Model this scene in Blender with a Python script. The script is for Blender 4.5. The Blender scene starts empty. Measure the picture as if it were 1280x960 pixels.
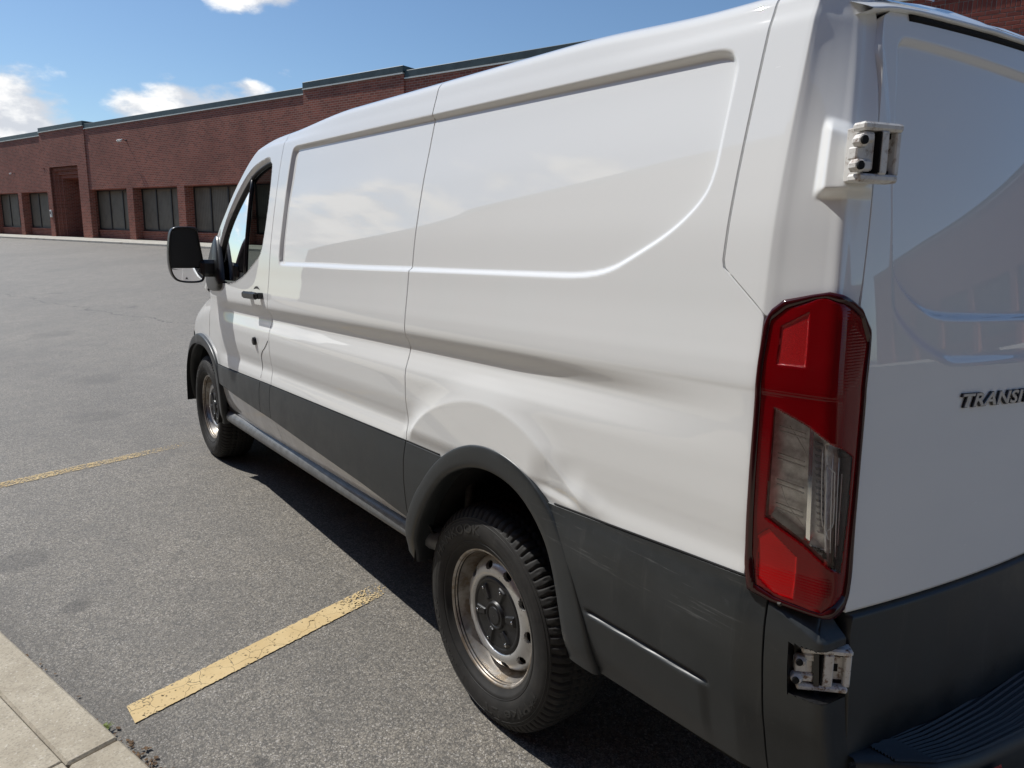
import bpy, math, random
import numpy as np
random.seed(7); rng = np.random.default_rng(7)
SC = bpy.context.scene
COL = SC.collection
rad = math.radians
from mathutils import Matrix, Vector

# ------------------------------------------------------------------ camera, sky, sun, exposure
CAM = dict(f=876.58, yaw=.65, pitch=-.20298, roll=.02683, loc=(-1.1131, -1.6304, 1.5094))
def make_camera():
    cd = bpy.data.cameras.new('camera'); co = bpy.data.objects.new('camera', cd); COL.objects.link(co)
    cy, sy = math.cos(CAM['yaw']), math.sin(CAM['yaw']); cp, sp = math.cos(CAM['pitch']), math.sin(CAM['pitch'])
    f = Vector((sy*cp, cy*cp, sp)); r = Vector((cy, -sy, 0)); u = r.cross(f)
    c, s = math.cos(CAM['roll']), math.sin(CAM['roll'])
    r2 = c*r + s*u; u2 = -s*r + c*u
    m = Matrix((r2, u2, -f)).transposed().to_4x4(); m.translation = Vector(CAM['loc'])
    co.matrix_world = m
    cd.sensor_fit = 'HORIZONTAL'; cd.sensor_width = 36; cd.lens = CAM['f']/1280*36
    cd.clip_start = .02; cd.clip_end = 4000
    SC.camera = co
make_camera()
SUN = Vector((-.35, .70, 1.0)).normalized()          # towards the sun
SUN_EL = math.asin(SUN.z); SUN_ROT = math.atan2(SUN.x, SUN.y)
sl = bpy.data.lights.new('sun', 'SUN'); sl.energy = 4.8; sl.angle = rad(.53); sl.color = (1, .974, .928)
so = bpy.data.objects.new('sun', sl); COL.objects.link(so)
so.rotation_euler = SUN.to_track_quat('Z', 'Y').to_euler(); so.location = (-4, 8, 12)
SC.view_settings.view_transform = 'Standard'; SC.view_settings.look = 'None'
SC.view_settings.gamma = 1.0; SC.view_settings.exposure = -.08
SC.cycles.max_bounces = 8; SC.cycles.transparent_max_bounces = 12
SC.cycles.use_denoising = True

class NT:
    """small helper round a node tree"""
    def __init__(s, tree): s.t = tree; s.t.nodes.clear()
    def n(s, kind, **kw):
        nd = s.t.nodes.new(kind)
        for k, v in kw.items():
            if k.startswith('i_'):
                key = k[2:]; key = int(key) if key.isdigit() else key.replace('_', ' ')
                s.put(nd.inputs[key], v)
            else: setattr(nd, k, v)
        return nd
    def put(s, sock, v):
        if isinstance(v, bpy.types.NodeSocket): s.t.links.new(v, sock)
        elif isinstance(v, bpy.types.Node): s.t.links.new(v.outputs[0], sock)
        else: sock.default_value = v
    def math(s, op, a, b=0.0, c=None, clamp=False):
        nd = s.t.nodes.new('ShaderNodeMath'); nd.operation = op; nd.use_clamp = clamp
        s.put(nd.inputs[0], a); s.put(nd.inputs[1], b)
        if c is not None: s.put(nd.inputs[2], c)
        return nd.outputs[0]
    def vmath(s, op, a, b=None):
        nd = s.t.nodes.new('ShaderNodeVectorMath'); nd.operation = op
        s.put(nd.inputs[0], a)
        if b is not None: s.put(nd.inputs[1], b)
        return nd
    def mix(s, fac, a, b):
        nd = s.t.nodes.new('ShaderNodeMix'); nd.data_type = 'RGBA'
        s.put(nd.inputs[0], fac); s.put(nd.inputs[6], a); s.put(nd.inputs[7], b)
        return nd.outputs[2]
    def ramp(s, fac, lo, hi, a=0.0, b=1.0, smooth=True):
        nd = s.t.nodes.new('ShaderNodeMapRange'); nd.clamp = True
        nd.interpolation_type = 'SMOOTHSTEP' if smooth else 'LINEAR'
        for k, v in zip(range(5), (fac, lo, hi, a, b)): s.put(nd.inputs[k], v)
        return nd.outputs[0]
    def noise(s, vec, scale, detail=3, rough=.5, **kw):
        nd = s.t.nodes.new('ShaderNodeTexNoise'); s.put(nd.inputs['Vector'], vec)
        nd.inputs['Scale'].default_value = scale; nd.inputs['Detail'].default_value = detail; nd.inputs['Roughness'].default_value = rough
        for k, v in kw.items(): nd.inputs[k].default_value = v
        return nd.outputs[0]

def make_world():
    w = bpy.data.worlds.new('World'); SC.world = w; w.use_nodes = True
    t = NT(w.node_tree)
    sky = t.n('ShaderNodeTexSky', sky_type='NISHITA', sun_disc=False, sun_elevation=SUN_EL, sun_rotation=SUN_ROT, air_density=1.0, dust_density=.5, ozone_density=2.0, altitude=150)
    tc = t.n('ShaderNodeTexCoord')
    d = t.vmath('NORMALIZE', tc.outputs['Generated']).outputs[0]
    sp = t.n('ShaderNodeSeparateXYZ', i_0=d)
    # clouds: flattened noise in direction space, thickened round a few places where the cumulus stand
    sc = t.vmath('MULTIPLY', d, (1, 1, 1.9)).outputs[0]
    n1 = t.noise(sc, 9.0, 9, .60)
    n2 = t.noise(sc, 2.6, 3, .5)
    bias = None
    for (x, y, z), r, a in CLOUDS:
        dd = t.vmath('DISTANCE', sc, (x, y, 1.9*z)).outputs['Value']
        g = t.ramp(dd, r, r*.15, 0, a)
        bias = g if bias is None else t.math('MAXIMUM', bias, g)
    base = t.math('ADD', n1, t.math('MULTIPLY', t.math('SUBTRACT', n2, .5), .55))
    dens = t.ramp(t.math('ADD', base, bias), .68, .90)
    hor = t.ramp(sp.outputs[2], 0.0, .05)
    dens = t.math('MULTIPLY', dens, hor)
    n3 = t.noise(t.vmath('ADD', sc, (.02, -.03, -.05)).outputs[0], 9.0, 9, .60)
    lit = t.ramp(t.math('SUBTRACT', n1, n3), -.10, .12)
    ccol = t.mix(lit, (7.6, 8.0, 8.7, 1), (12.4, 12.4, 12.3, 1))
    blue = t.vmath('MULTIPLY', sky.outputs[0], (.98, 1.13, 1.24)).outputs[0]
    out = t.mix(dens, blue, ccol)
    bg = t.n('ShaderNodeBackground', i_Color=out, i_Strength=.093)
    o = t.n('ShaderNodeOutputWorld', i_Surface=bg)
def _dir(px, py):
    cy, sy = math.cos(CAM['yaw']), math.sin(CAM['yaw']); cp, sp = math.cos(CAM['pitch']), math.sin(CAM['pitch'])
    f = Vector((sy*cp, cy*cp, sp)); r = Vector((cy, -sy, 0)); u = r.cross(f)
    c, s = math.cos(CAM['roll']), math.sin(CAM['roll']); r2 = c*r + s*u; u2 = -s*r + c*u
    v = f + r2*((px-640)/CAM['f']) - u2*((py-480)/CAM['f'])
    return tuple(v.normalized())
CLOUDS = [((-.43, .87, .20), .30, .34), ((-.60, .72, .36), .20, .28), ((-.30, .93, .10), .26, .32), ((-.52, .80, .30), .20, .30)]
CLOUDS += [(_dir(px, py), r, a) for px, py, r, a in ((0, 120, .13, .42), (38, 140, .10, .36), (-20, 160, .17, .42), (175, 138, .08, .42), (225, 128, .085, .42), (275, 122, .075, .38), (310, 114, .05, .34), (300, -2, .07, .40), (345, -4, .06, .34), (208, 96, .03, .28), (355, 92, .03, .2))]
make_world()
def pchip(x,y):
    x=np.asarray(x,float);y=np.asarray(y,float);h=np.diff(x);d=np.diff(y)/h
    m=np.zeros_like(y)
    for i in range(1,len(x)-1):
        if d[i-1]*d[i]>0:
            w1=2*h[i]+h[i-1];w2=h[i]+2*h[i-1];m[i]=(w1+w2)/(w1/d[i-1]+w2/d[i])
    m[0]=d[0];m[-1]=d[-1]
    def f(t):
        t=np.clip(np.asarray(t,float),x[0],x[-1]);i=np.clip(np.searchsorted(x,t,side='right')-1,0,len(x)-2)
        s=(t-x[i])/h[i];s2=s*s;s3=s2*s
        return (2*s3-3*s2+1)*y[i]+(s3-2*s2+s)*h[i]*m[i]+(-2*s3+3*s2)*y[i+1]+(s3-s2)*h[i]*m[i+1]
    return f
def sst(t):
    t=np.clip(t,0,1);return t*t*(3-2*t)
def lerp(a,b,w): return a*(1-w)+b*w
PROF=[(.40,.090),(.46,.075),(.50,.058),(.56,.036),(.60,.023),(.66,.010),(.72,.003),(.78,.0),(.835,.0),(.862,.004),(.899,.012),(.922,.010),(.943,.0065),(1.0,.001),(1.054,.001),(1.085,.004),(1.108,.011),(1.132,.0195),(1.150,.0245),(1.160,.0250),(1.172,.0215),(1.198,.0092),(1.213,.0042),(1.224,.0033),(1.26,.0055),(1.30,.0105),(1.36,.018),(1.414,.0235),(1.51,.035),(1.60,.051),(1.68,.067),(1.75,.082),(1.825,.099),(1.90,.1175),(1.94,.1285),(1.965,.1365),(1.986,.1425)]
ROOF=[(.1465,1.998),(.1515,2.006),(.161,2.0155),(.173,2.0225),(.190,2.030),(.212,2.0370),(.25,2.0475),(.32,2.062),(.45,2.080),(.65,2.095),(.85,2.103),(1.03,2.105)]
_pts=np.array([(x,z) for z,x in PROF]+ROOF)
_s=np.r_[0,np.cumsum(np.hypot(*np.diff(_pts,axis=0).T))]
_fx=pchip(_s,_pts[:,0]);_fz=pchip(_s,_pts[:,1])
_sd=np.linspace(0,_s[-1],4000);_zd=_fz(_sd)
def s_of_z(z): return np.interp(z,_zd,_sd)
S_END=_s[-1]
# the same profile with the shoulder undercut smoothed out
_px=pchip([z for z,x in PROF],[x for z,x in PROF])
_keep=[(z,x) for z,x in PROF if not (1.06<z<1.21)]
_pn=pchip([z for z,x in _keep],[x for z,x in _keep])
_keep2=[(z,x) for z,x in PROF if not (.84<z<.99)]
_pl=pchip([z for z,x in _keep2],[x for z,x in _keep2])
def chaikin(P,n=3,closed=True):
    P=np.asarray(P,float)
    for _ in range(n):
        Q=np.roll(P,-1,0) if closed else P[1:]
        A=P if closed else P[:-1]
        N=np.empty((2*len(A),2));N[0::2]=.75*A+.25*Q;N[1::2]=.25*A+.75*Q
        if not closed: N=np.vstack([P[:1],N,P[-1:]])
        P=N
    return P
def sdf(y,z,P):
    """signed distance to a closed polygon, negative inside"""
    sh=np.shape(y);q=np.stack([np.ravel(y),np.ravel(z)],1).astype(float)
    d=np.full(len(q),1e9);ins=np.zeros(len(q),bool)
    n=len(P)
    for i in range(n):
        a=P[i];b=P[(i+1)%n];e=b-a;w=q-a
        t=np.clip((w@e)/max(e@e,1e-12),0,1)
        dd=w-t[:,None]*e;d=np.minimum(d,(dd**2).sum(1))
        c=((a[1]<=q[:,1])!=(b[1]<=q[:,1]))
        if abs(e[1])>1e-12:
            ins^=c&(q[:,0]<a[0]+(q[:,1]-a[1])*e[0]/e[1])
    d=np.sqrt(d);d[ins]*=-1
    return d.reshape(sh)
def rtop(y): return 1.9045+.0405*(y-.2)
REC=chaikin([(1.655,1.50),(1.655,1.75),(1.655,rtop(1.655)-.10),(1.655,rtop(1.655)-.02),(1.63,rtop(1.63)),(1.54,rtop(1.54)),(1.0,rtop(1.0)),(.3,rtop(.3)),(-.3,rtop(-.3)),(-.66,rtop(-.66)),(-.755,rtop(-.755)),(-.783,rtop(-.78)-.03),(-.785,1.79),(-.784,1.70),(-.784,1.615),(-.765,1.565),(-.70,1.507),(-.60,1.456),(-.53,1.424),(-.44,1.411),(-.30,1.411),(.3,1.414),(1.0,1.418),(1.58,1.423),(1.64,1.424),(1.655,1.44)],3)
CREST=chaikin([(.42,.70),(.375,.835),(.345,.885),(.282,.945),(.169,1.003),(.03,1.042),(-.093,1.050),(-.206,1.033),(-.308,.990),(-.398,.930),(-.492,.866),(-.56,.83),(-.62,.70),(-.3,.6)],2)
def Rr(z): return pchip([.3,.815,1.15,1.49,1.75,1.9,2.0,2.1,2.2],[-1.125,-1.096,-1.073,-1.045,-1.008,-.978,-.955,-.90,-.8])(z)
U0=-.92;UK=.04
def taper(y): return pchip([-2,2.2,2.6,2.9,3.3,3.6,3.8,4.0,4.15,4.25],[0,0,.006,.022,.045,.075,.11,.19,.32,.5])(y)
SHR=.043
def shear(y,z): return SHR*(np.clip(y,-1.0,2.0)-.4)*sst((z-1.45)/.5)-(.033*sst((y-1.1)/.8)+.016*sst((-.25-y)/.45))*sst((z-1.93)/.07)
def unshear(y,z):
    z0=np.asarray(z,float)
    for _ in range(4): z0=z-shear(y,z0)
    return z0
def side_base(y,s):
    """body point (x,y,z) on the left side for plan coordinate y (u) and section arclength s, with all pressed features"""
    y,s=np.broadcast_arrays(np.asarray(y,float),np.asarray(s,float))
    x=_fx(s).copy();z0=_fz(s);z=z0+shear(y,z0)
    low=z0<1.98
    w=(.25*sst((y+1.0)/.5)+.75*sst((y+.90)/.75))*(1-sst((y-2.45)/.4))*.95
    x=np.where(low,x+(1-w)*(_pn(z)-_px(z)),x)
    wl=np.where(y>.3,1,.45)*(1-sst((y-2.45)/.4))
    wl=np.where(y<.3,lerp(1,.35,sst((.3-y)/.5)),wl)
    x=np.where((z>.84)&(z<.99),x+(1-wl)*(_pl(z)-_px(z)),x)
    # pressed window field
    m=(y<1.75)&(y>-.85)&(z>1.36)&(z<2.02)
    if m.any():
        d=sdf(y[m],z[m],REC);wd=lerp(.0115,.017,sst((z[m]-1.68)/.15));x[m]+=lerp(.0125,.0155,sst((z[m]-1.68)/.15))*sst(-d/wd+.15)
    m=(y<.5)&(y>-.75)&(z>.55)&(z<1.12)
    if m.any():
        d=sdf(y[m],z[m],CREST);k=np.where(d<0,1.0,(1-np.clip(d/.085,0,1))**2.3)
        tgt=lerp(-.0100,.002,sst((.90-z[m])/.065))
        x[m]=lerp(x[m],tgt,k)
        zc=.887+.12*(y[m]+.36)
        x[m]+=.0092*sst((.985-z[m])/.095)*sst((z[m]-(zc-.032))/.026)*sst((y[m]+.50)/.085)*sst((-.28-y[m])/.09)
    # low haunch behind the wheel
    x=x+taper(y)
    # rear corner in plan
    t=np.clip((U0-y)/UK,0,8)
    c=t>0
    if c.any():
        R=Rr(z);L=U0-R
        T=[0,.4,.7,1.2,2,3,3.8,4.15,4.5,5,6,7,8]
        DX=[0,.0002,.0022,.0076,.0156,.0256,.0325,.0368,.0490,.068,.102,.138,.175]
        A=[0,.107,.187,.33,.55,.80,.95,.988,1.010,1.022,1.045,1.075,1.10]  # fraction of L
        dx=pchip(T,DX)(t);a=pchip(T,A)(t)
        dx=dx*(1.1+np.clip(1.9*(z-1.4),0,1.1));x=np.where(c,x+dx,x);y=np.where(c,U0-a*L,y)
        yd=U0-1.045*L-.110*(1-np.clip((1.03-x)/.92,0,1.02)**2)
        y=lerp(y,yd,sst((t-4.2)/.55)*sst((z-1.365)/.06))
    return np.stack([x,y,z],-1)
def door_rear(x,z):
    """rear face, x across the van, z up"""
    x,z=np.broadcast_arrays(np.asarray(x,float),np.asarray(z,float))
    R=Rr(z);xs=np.interp(z,[a for a,b in PROF],[b for a,b in PROF])
    L=U0-R
    y=U0-1.045*L-.110*(1-np.clip((1.03-x)/.92,0,1.02)**2)
    return np.stack([x,y,z],-1)
RK=.035
def rake(P):
    P=np.asarray(P,float);k=1/np.sqrt(1+RK*RK)
    return np.stack([P[...,0],(P[...,1]+RK*P[...,2]),(P[...,2]-RK*P[...,1])],-1)
# ------------------------------------------------------------------ materials
M = {}
STAINS = [(-.467, 1.705, .08, .5), (-.508, .363, .05, .6), (-.435, 2.327, .16, .35), (.058, 1.868, .035, .4), (.89, 1.666, .10, .25), (.942, 4.801, .25, .25), (1.6, 6.3, .30, .25), (2.4, 9.5, .35, .25)]     # oil spots on the lot: v, u, radius, depth
def mat(name):
    m = bpy.data.materials.new(name); m.use_nodes = True; M[name] = m
    return NT(m.node_tree)
def finish(t, bsdf, disp=None):
    o = t.n('ShaderNodeOutputMaterial', i_Surface=bsdf)
def pbsdf(t, color, rough=.5, metal=0.0, bump=None, bstr=.3, bdist=.002, **kw):
    b = t.n('ShaderNodeBsdfPrincipled')
    t.put(b.inputs['Base Color'], color if not isinstance(color, tuple) or len(color) == 4 else (*color, 1))
    t.put(b.inputs['Roughness'], rough); t.put(b.inputs['Metallic'], metal)
    for k, v in kw.items(): t.put(b.inputs[k.replace('_', ' ')], v)
    if bump is not None:
        bp_ = t.n('ShaderNodeBump'); t.put(bp_.inputs['Strength'], bstr); t.put(bp_.inputs['Distance'], bdist); t.put(bp_.inputs['Height'], bump)
        t.t.links.new(bp_.outputs[0], b.inputs['Normal'])
    return b
def simple(name, color, rough=.5, metal=0.0, var=0.0, scale=40, bump=0.0, **kw):
    t = mat(name); tc = t.n('ShaderNodeTexCoord'); c = (*color, 1)
    bh = None
    n = t.noise(tc.outputs['Object'], scale, 5, .6)
    if var: c = t.mix(t.ramp(n, .3, .7), tuple(x*(1-var) for x in color)+(1,), tuple(min(1, x*(1+var)) for x in color)+(1,))
    if bump: bh = n
    finish(t, pbsdf(t, c, rough, metal, bh, bump, **kw))
def make_materials():
    # white body paint: clear coat, a little road film and hairline scratches
    t = mat('paint'); tc = t.n('ShaderNodeTexCoord'); ob = tc.outputs['Object']
    film = t.ramp(t.noise(ob, 1.6, 3, .5), .30, .80)
    c = t.mix(t.math('MULTIPLY', film, .35), (.80, .81, .80, 1), (.765, .775, .76, 1))
    chip = t.math('MULTIPLY', t.ramp(t.noise(t.vmath('MULTIPLY', ob, (40, 26, 130)).outputs[0], 1.0, 2, .5), .74, .77), t.ramp(t.noise(ob, 1.7, 1, .5), .55, .62))
    c = t.mix(t.math('MULTIPLY', chip, .5), c, (.93, .93, .92, 1))
    spz = t.n('ShaderNodeSeparateXYZ', i_0=ob).outputs[2]
    mud = t.math('MULTIPLY', t.ramp(spz, .75, .40), t.ramp(t.noise(t.vmath('MULTIPLY', ob, (14, 9, 3)).outputs[0], 1.0, 6, .65), .30, .75))
    c = t.mix(t.math('MULTIPLY', mud, .5), c, (.36, .33, .285, 1))
    rg = t.ramp(t.noise(ob, 5, 4, .6), .3, .8, .26, .36)
    finish(t, pbsdf(t, c, rg, 0, None, Specular_IOR_Level=0.0, Coat_Weight=1.0, Coat_Roughness=.012, Coat_IOR=1.68))
    # dark grey moulded plastic
    t = mat('plastic'); tc = t.n('ShaderNodeTexCoord'); ob = tc.outputs['Object']
    gr = t.noise(ob, 900, 2, .5); big = t.noise(ob, 6, 5, .65)
    c = t.mix(t.ramp(big, .3, .75), (.019, .0225, .0245, 1), (.031, .0352, .0375, 1))
    s1 = t.noise(t.vmath('MULTIPLY', ob, (8, 4, 90)).outputs[0], 1.0, 6, .7)
    s2 = t.noise(t.vmath('MULTIPLY', t.vmath('ADD', ob, t.vmath('MULTIPLY', ob, (0, 0, .0)).outputs[0]).outputs[0], (9, 40, 70)).outputs[0], 1.0, 4, .7)
    sp = t.n('ShaderNodeSeparateXYZ', i_0=ob)
    # scuffs along the rear quarter moulding (object space: root sits 1.2 m ahead of the axle)
    zone = t.math('MULTIPLY', t.ramp(sp.outputs[1], -1.45, -1.62), t.ramp(sp.outputs[1], -2.16, -2.05))
    zz = t.math('MULTIPLY', t.ramp(sp.outputs[2], .74, .78), t.ramp(sp.outputs[2], .89, .87))
    zone = t.math('MULTIPLY', zone, zz)
    sc = t.math('MULTIPLY', t.ramp(s1, .56, .70), zone)
    dust = t.math('MULTIPLY', t.ramp(s2, .60, .80), .10)
    c = t.mix(t.math('ADD', t.math('MULTIPLY', sc, .50), dust, clamp=True), c, (.17, .175, .175, 1))
    strk = t.math('MULTIPLY', t.ramp(t.noise(t.vmath('MULTIPLY', ob, (22, 22, 1.6)).outputs[0], 1.0, 5, .7), .56, .78), .16)
    c = t.mix(strk, c, (.16, .155, .145, 1))
    finish(t, pbsdf(t, c, t.ramp(big, .3, .7, .34, .48), 0, gr, .12, .001))
    simple('black_plastic', (.012, .012, .013), .32, 0, .2, 200)
    simple('gap_black', (.004, .004, .004), .9)
    simple('under_black', (.012, .012, .012), .85, 0, .4, 14)
    simple('seal', (.010, .010, .011), .55)
    # tyre
    t = mat('rubber'); tc = t.n('ShaderNodeTexCoord'); ob = tc.outputs['Object']
    n = t.noise(ob, 12, 6, .65); fine = t.noise(ob, 500, 2, .5)
    c = t.mix(t.ramp(n, .35, .75), (.011, .0105, .010, 1), (.027, .025, .0225, 1))
    finish(t, pbsdf(t, c, .72, 0, fine, .2, .001))
    simple('rubber_mark', (.026, .025, .023), .55)
    # wheel steel: silver paint with rust and brake dust in the barrel
    t = mat('steel'); tc = t.n('ShaderNodeTexCoord'); ob = tc.outputs['Object']
    n = t.noise(ob, 16, 6, .7)
    sp = t.n('ShaderNodeSeparateXYZ', i_0=ob)
    r = t.math('SQRT', t.math('ADD', t.math('MULTIPLY', sp.outputs[1], sp.outputs[1]), t.math('MULTIPLY', sp.outputs[2], sp.outputs[2])))
    lipz = t.ramp(r, .172, .186)
    rust = t.math('MULTIPLY', t.ramp(n, .40, .64), lipz)
    c = t.mix(t.math('ADD', t.math('MULTIPLY', rust, .55), t.math('MULTIPLY', lipz, .34), clamp=True), (.62, .62, .61, 1), (.25, .19, .125, 1))
    c = t.mix(t.math('MULTIPLY', t.ramp(t.noise(ob, 38, 5, .7), .52, .75), .4), c, (.24, .22, .20, 1))
    finish(t, pbsdf(t, c, t.ramp(n, .3, .7, .26, .46), .75, None))
    simple('hub_plastic', (.011, .0115, .013), .40, 0, .3, 30)
    simple('mirror_dark_reflection', (.004, .004, .005), .5)
    simple('chrome', (.78, .78, .78), .12, 1.0)
    simple('satin_silver', (.50, .505, .51), .30, .9, .12, 60)
    simple('lamp_silver', (.62, .62, .63), .18, .9, .1, 60)
    simple('lamp_dark', (.26, .25, .25), .4, .2, .3, 60)
    simple('mirror_glass', (.85, .86, .87), .02, 1.0)
    simple('sill_plastic', (.16, .165, .17), .42, .25, .2, 20)
    # hinge casting: white paint chipped to rust
    t = mat('hinge_paint'); tc = t.n('ShaderNodeTexCoord'); ob = tc.outputs['Object']
    n = t.noise(ob, 55, 6, .7); pt = t.n('ShaderNodeNewGeometry').outputs['Pointiness']
    sp = t.n('ShaderNodeSeparateXYZ', i_0=ob)
    low = t.ramp(sp.outputs[2], 2.6, .7)
    k = t.math('ADD', t.ramp(n, .62, .72), t.math('MULTIPLY', t.ramp(n, .52, .64), low), clamp=True)
    c = t.mix(k, (.66, .65, .62, 1), (.17, .09, .045, 1))
    c = t.mix(t.math('MULTIPLY', t.ramp(t.noise(ob, 24, 5, .7), .45, .7), .5), c, (.30, .27, .23, 1))
    finish(t, pbsdf(t, c, .5))
    # coloured lamp covers: tinted, see-through, glossy outside
    for nm, col in (('red_glass', (.60, .003, .008, 1)), ('bright_red_glass', (.85, .010, .014, 1)), ('clear_glass', (.97, .98, .98, 1))):
        t = mat(nm)
        tr = t.n('ShaderNodeBsdfTransparent', i_Color=col)
        gl = t.n('ShaderNodeBsdfGlossy', i_Color=(1, 1, 1, 1), i_Roughness=.03)
        fr = t.n('ShaderNodeFresnel', i_IOR=1.38)
        tcl = t.n('ShaderNodeTexCoord').outputs['Object']; wv = t.n('ShaderNodeTexWave', i_Vector=tcl, i_Scale=60.0); wv.bands_direction = 'Z'
        bq = t.n('ShaderNodeBump', i_Strength=.07, i_Distance=.002, i_Height=wv.outputs[0])
        if nm != 'clear_glass': t.t.links.new(bq.outputs[0], gl.inputs['Normal'])
        body = tr
        if nm != 'clear_glass':
            df = t.n('ShaderNodeBsdfDiffuse', i_Normal=bq.outputs[0], i_Color=(.34, .0018, .006, 1) if nm == 'red_glass' else (.75, .007, .009, 1))
            body = t.n('ShaderNodeMixShader', i_0=.45 if nm == 'red_glass' else .55, i_1=tr, i_2=df)
        finish(t, t.n('ShaderNodeMixShader', i_0=fr.outputs[0], i_1=body, i_2=gl).outputs[0])
    simple('reflector_red', (.34, .003, .004), .16, 0, .5, 900, .5)
    simple('lens_white', (.85, .85, .84), .3, .3)
    simple('under_steel', (.045, .042, .038), .7, .3, .4, 20)
    simple('lamp_bezel', (.035, .002, .003), .12, 0)
    simple('bowl_silver', (.88, .88, .87), .34, .3, .2, 70)
    # window glass
    t = mat('car_glass')
    tr = t.n('ShaderNodeBsdfTransparent', i_Color=(.16, .19, .18, 1)); gl = t.n('ShaderNodeBsdfGlossy', i_Color=(1, 1, 1, 1), i_Roughness=.01)
    fr = t.n('ShaderNodeFresnel', i_IOR=1.30)
    finish(t, t.n('ShaderNodeMixShader', i_0=fr.outputs[0], i_1=tr, i_2=gl).outputs[0])
    t = mat('screen_glass')
    tr = t.n('ShaderNodeBsdfTransparent', i_Color=(.30, .34, .32, 1)); gl = t.n('ShaderNodeBsdfGlossy', i_Color=(1, 1, 1, 1), i_Roughness=.02); fr = t.n('ShaderNodeFresnel', i_IOR=1.16)
    finish(t, t.n('ShaderNodeMixShader', i_0=fr.outputs[0], i_1=tr, i_2=gl).outputs[0])
    simple('cloth_dark', (.025, .026, .03), .9, 0, .3, 90)
    # asphalt
    t = mat('asphalt'); tc = t.n('ShaderNodeTexCoord'); ob = tc.outputs['Object']
    v1 = t.n('ShaderNodeTexVoronoi', i_Vector=ob, i_Scale=255.0, i_Randomness=1.0); v1c = t.n('ShaderNodeSeparateColor', i_0=v1.outputs['Color'])
    v2 = t.n('ShaderNodeTexVoronoi', i_Vector=ob, i_Scale=90.0); v2c = t.n('ShaderNodeSeparateColor', i_0=v2.outputs['Color'])
    big = t.noise(ob, .45, 6, .62); mid = t.noise(ob, 4.0, 7, .68)
    stone = t.ramp(v1c.outputs[0], .25, 1.0, smooth=False)
    c = t.mix(stone, (.128, .115, .096, 1), (.318, .286, .236, 1))
    lightst = t.ramp(v1c.outputs[1], .90, .95)
    c = t.mix(t.math('MULTIPLY', lightst, .8), c, (.50, .47, .43, 1))
    pits = t.math('MULTIPLY', t.ramp(v2.outputs['Distance'], .42, .62), t.ramp(v2c.outputs[0], .2, .5))
    c = t.mix(t.math('MULTIPLY', pits, .55), c, (.045, .043, .041, 1))
    shade = t.math('ADD', t.math('MULTIPLY', t.ramp(mid, .3, .7), .34), t.math('MULTIPLY', t.ramp(big, .3, .7), .34))
    c = t.mix(t.math('SUBTRACT', .52, shade, clamp=True), c, (.085, .081, .075, 1))
    # oil stains and old cracks
    oil = t.ramp(t.noise(ob, 1.3, 3, .5), .66, .76)
    c = t.mix(t.math('MULTIPLY', oil, .42), c, (.05, .046, .043, 1))
    sp = t.n('ShaderNodeSeparateXYZ', i_0=ob)
    wd = t.math('MULTIPLY', t.math('SUBTRACT', t.noise(ob, 9.0, 5, .65), .5), .16)
    for v_, u_, r_, a_ in STAINS:
        dd = t.math('SQRT', t.math('ADD', t.math('POWER', t.math('SUBTRACT', sp.outputs[0], v_), 2.0), t.math('POWER', t.math('SUBTRACT', sp.outputs[1], u_), 2.0)))
        c = t.mix(t.math('MULTIPLY', t.ramp(t.math('ADD', dd, wd), r_, r_*.45), a_), c, (.040, .037, .034, 1))
    kd = t.math('ADD', sp.outputs[0], t.math('MULTIPLY', t.math('SUBTRACT', t.noise(ob, 6.0, 5, .6), .5), .30))
    c = t.mix(t.math('MULTIPLY', t.ramp(kd, -.52, -.74), .42), c, (.060, .053, .045, 1))
    wob = t.math('MULTIPLY', t.math('SUBTRACT', t.noise(ob, 1.4, 6, .65), .5), .75)
    for a, b, cc, w in CRACKS:
        ln = t.math('ADD', t.math('ADD', t.math('MULTIPLY', sp.outputs[0], a), t.math('MULTIPLY', sp.outputs[1], b)), t.math('SUBTRACT', wob, cc))
        cr = t.ramp(t.math('ABSOLUTE', ln), w, w*.35)
        c = t.mix(t.math('MULTIPLY', cr, .75), c, (.020, .019, .018, 1))
    h = t.math('ADD', t.math('MULTIPLY', v1c.outputs[0], .6), t.math('MULTIPLY', v1.outputs['Distance'], -.8))
    h = t.math('SUBTRACT', h, t.math('MULTIPLY', pits, .9))
    finish(t, pbsdf(t, c, .66, 0, h, .42, .003, Specular_IOR_Level=.5))
    # concrete
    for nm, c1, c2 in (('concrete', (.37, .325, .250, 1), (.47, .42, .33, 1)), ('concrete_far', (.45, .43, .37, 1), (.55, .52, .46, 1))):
        t = mat(nm); tc = t.n('ShaderNodeTexCoord'); ob = tc.outputs['Object']
        n = t.noise(ob, 9, 8, .7); v = t.n('ShaderNodeTexVoronoi', i_Vector=ob, i_Scale=210.0); vc = t.n('ShaderNodeSeparateColor', i_0=v.outputs['Color'])
        c = t.mix(t.ramp(n, .3, .7), c1, c2)
        c = t.mix(t.math('MULTIPLY', t.ramp(vc.outputs[0], .55, 1.0), .38), c, (.17, .155, .13, 1))
        c = t.mix(t.math('MULTIPLY', t.ramp(vc.outputs[1], .95, .97), .45), c, (.62, .58, .50, 1))
        c = t.mix(t.math('MULTIPLY', t.ramp(t.noise(ob, 2.1, 7, .7), .46, .70), .6), c, (.22, .18, .125, 1))
        finish(t, pbsdf(t, c, .9, 0, t.math('ADD', vc.outputs[0], n), .5, .003))
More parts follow.
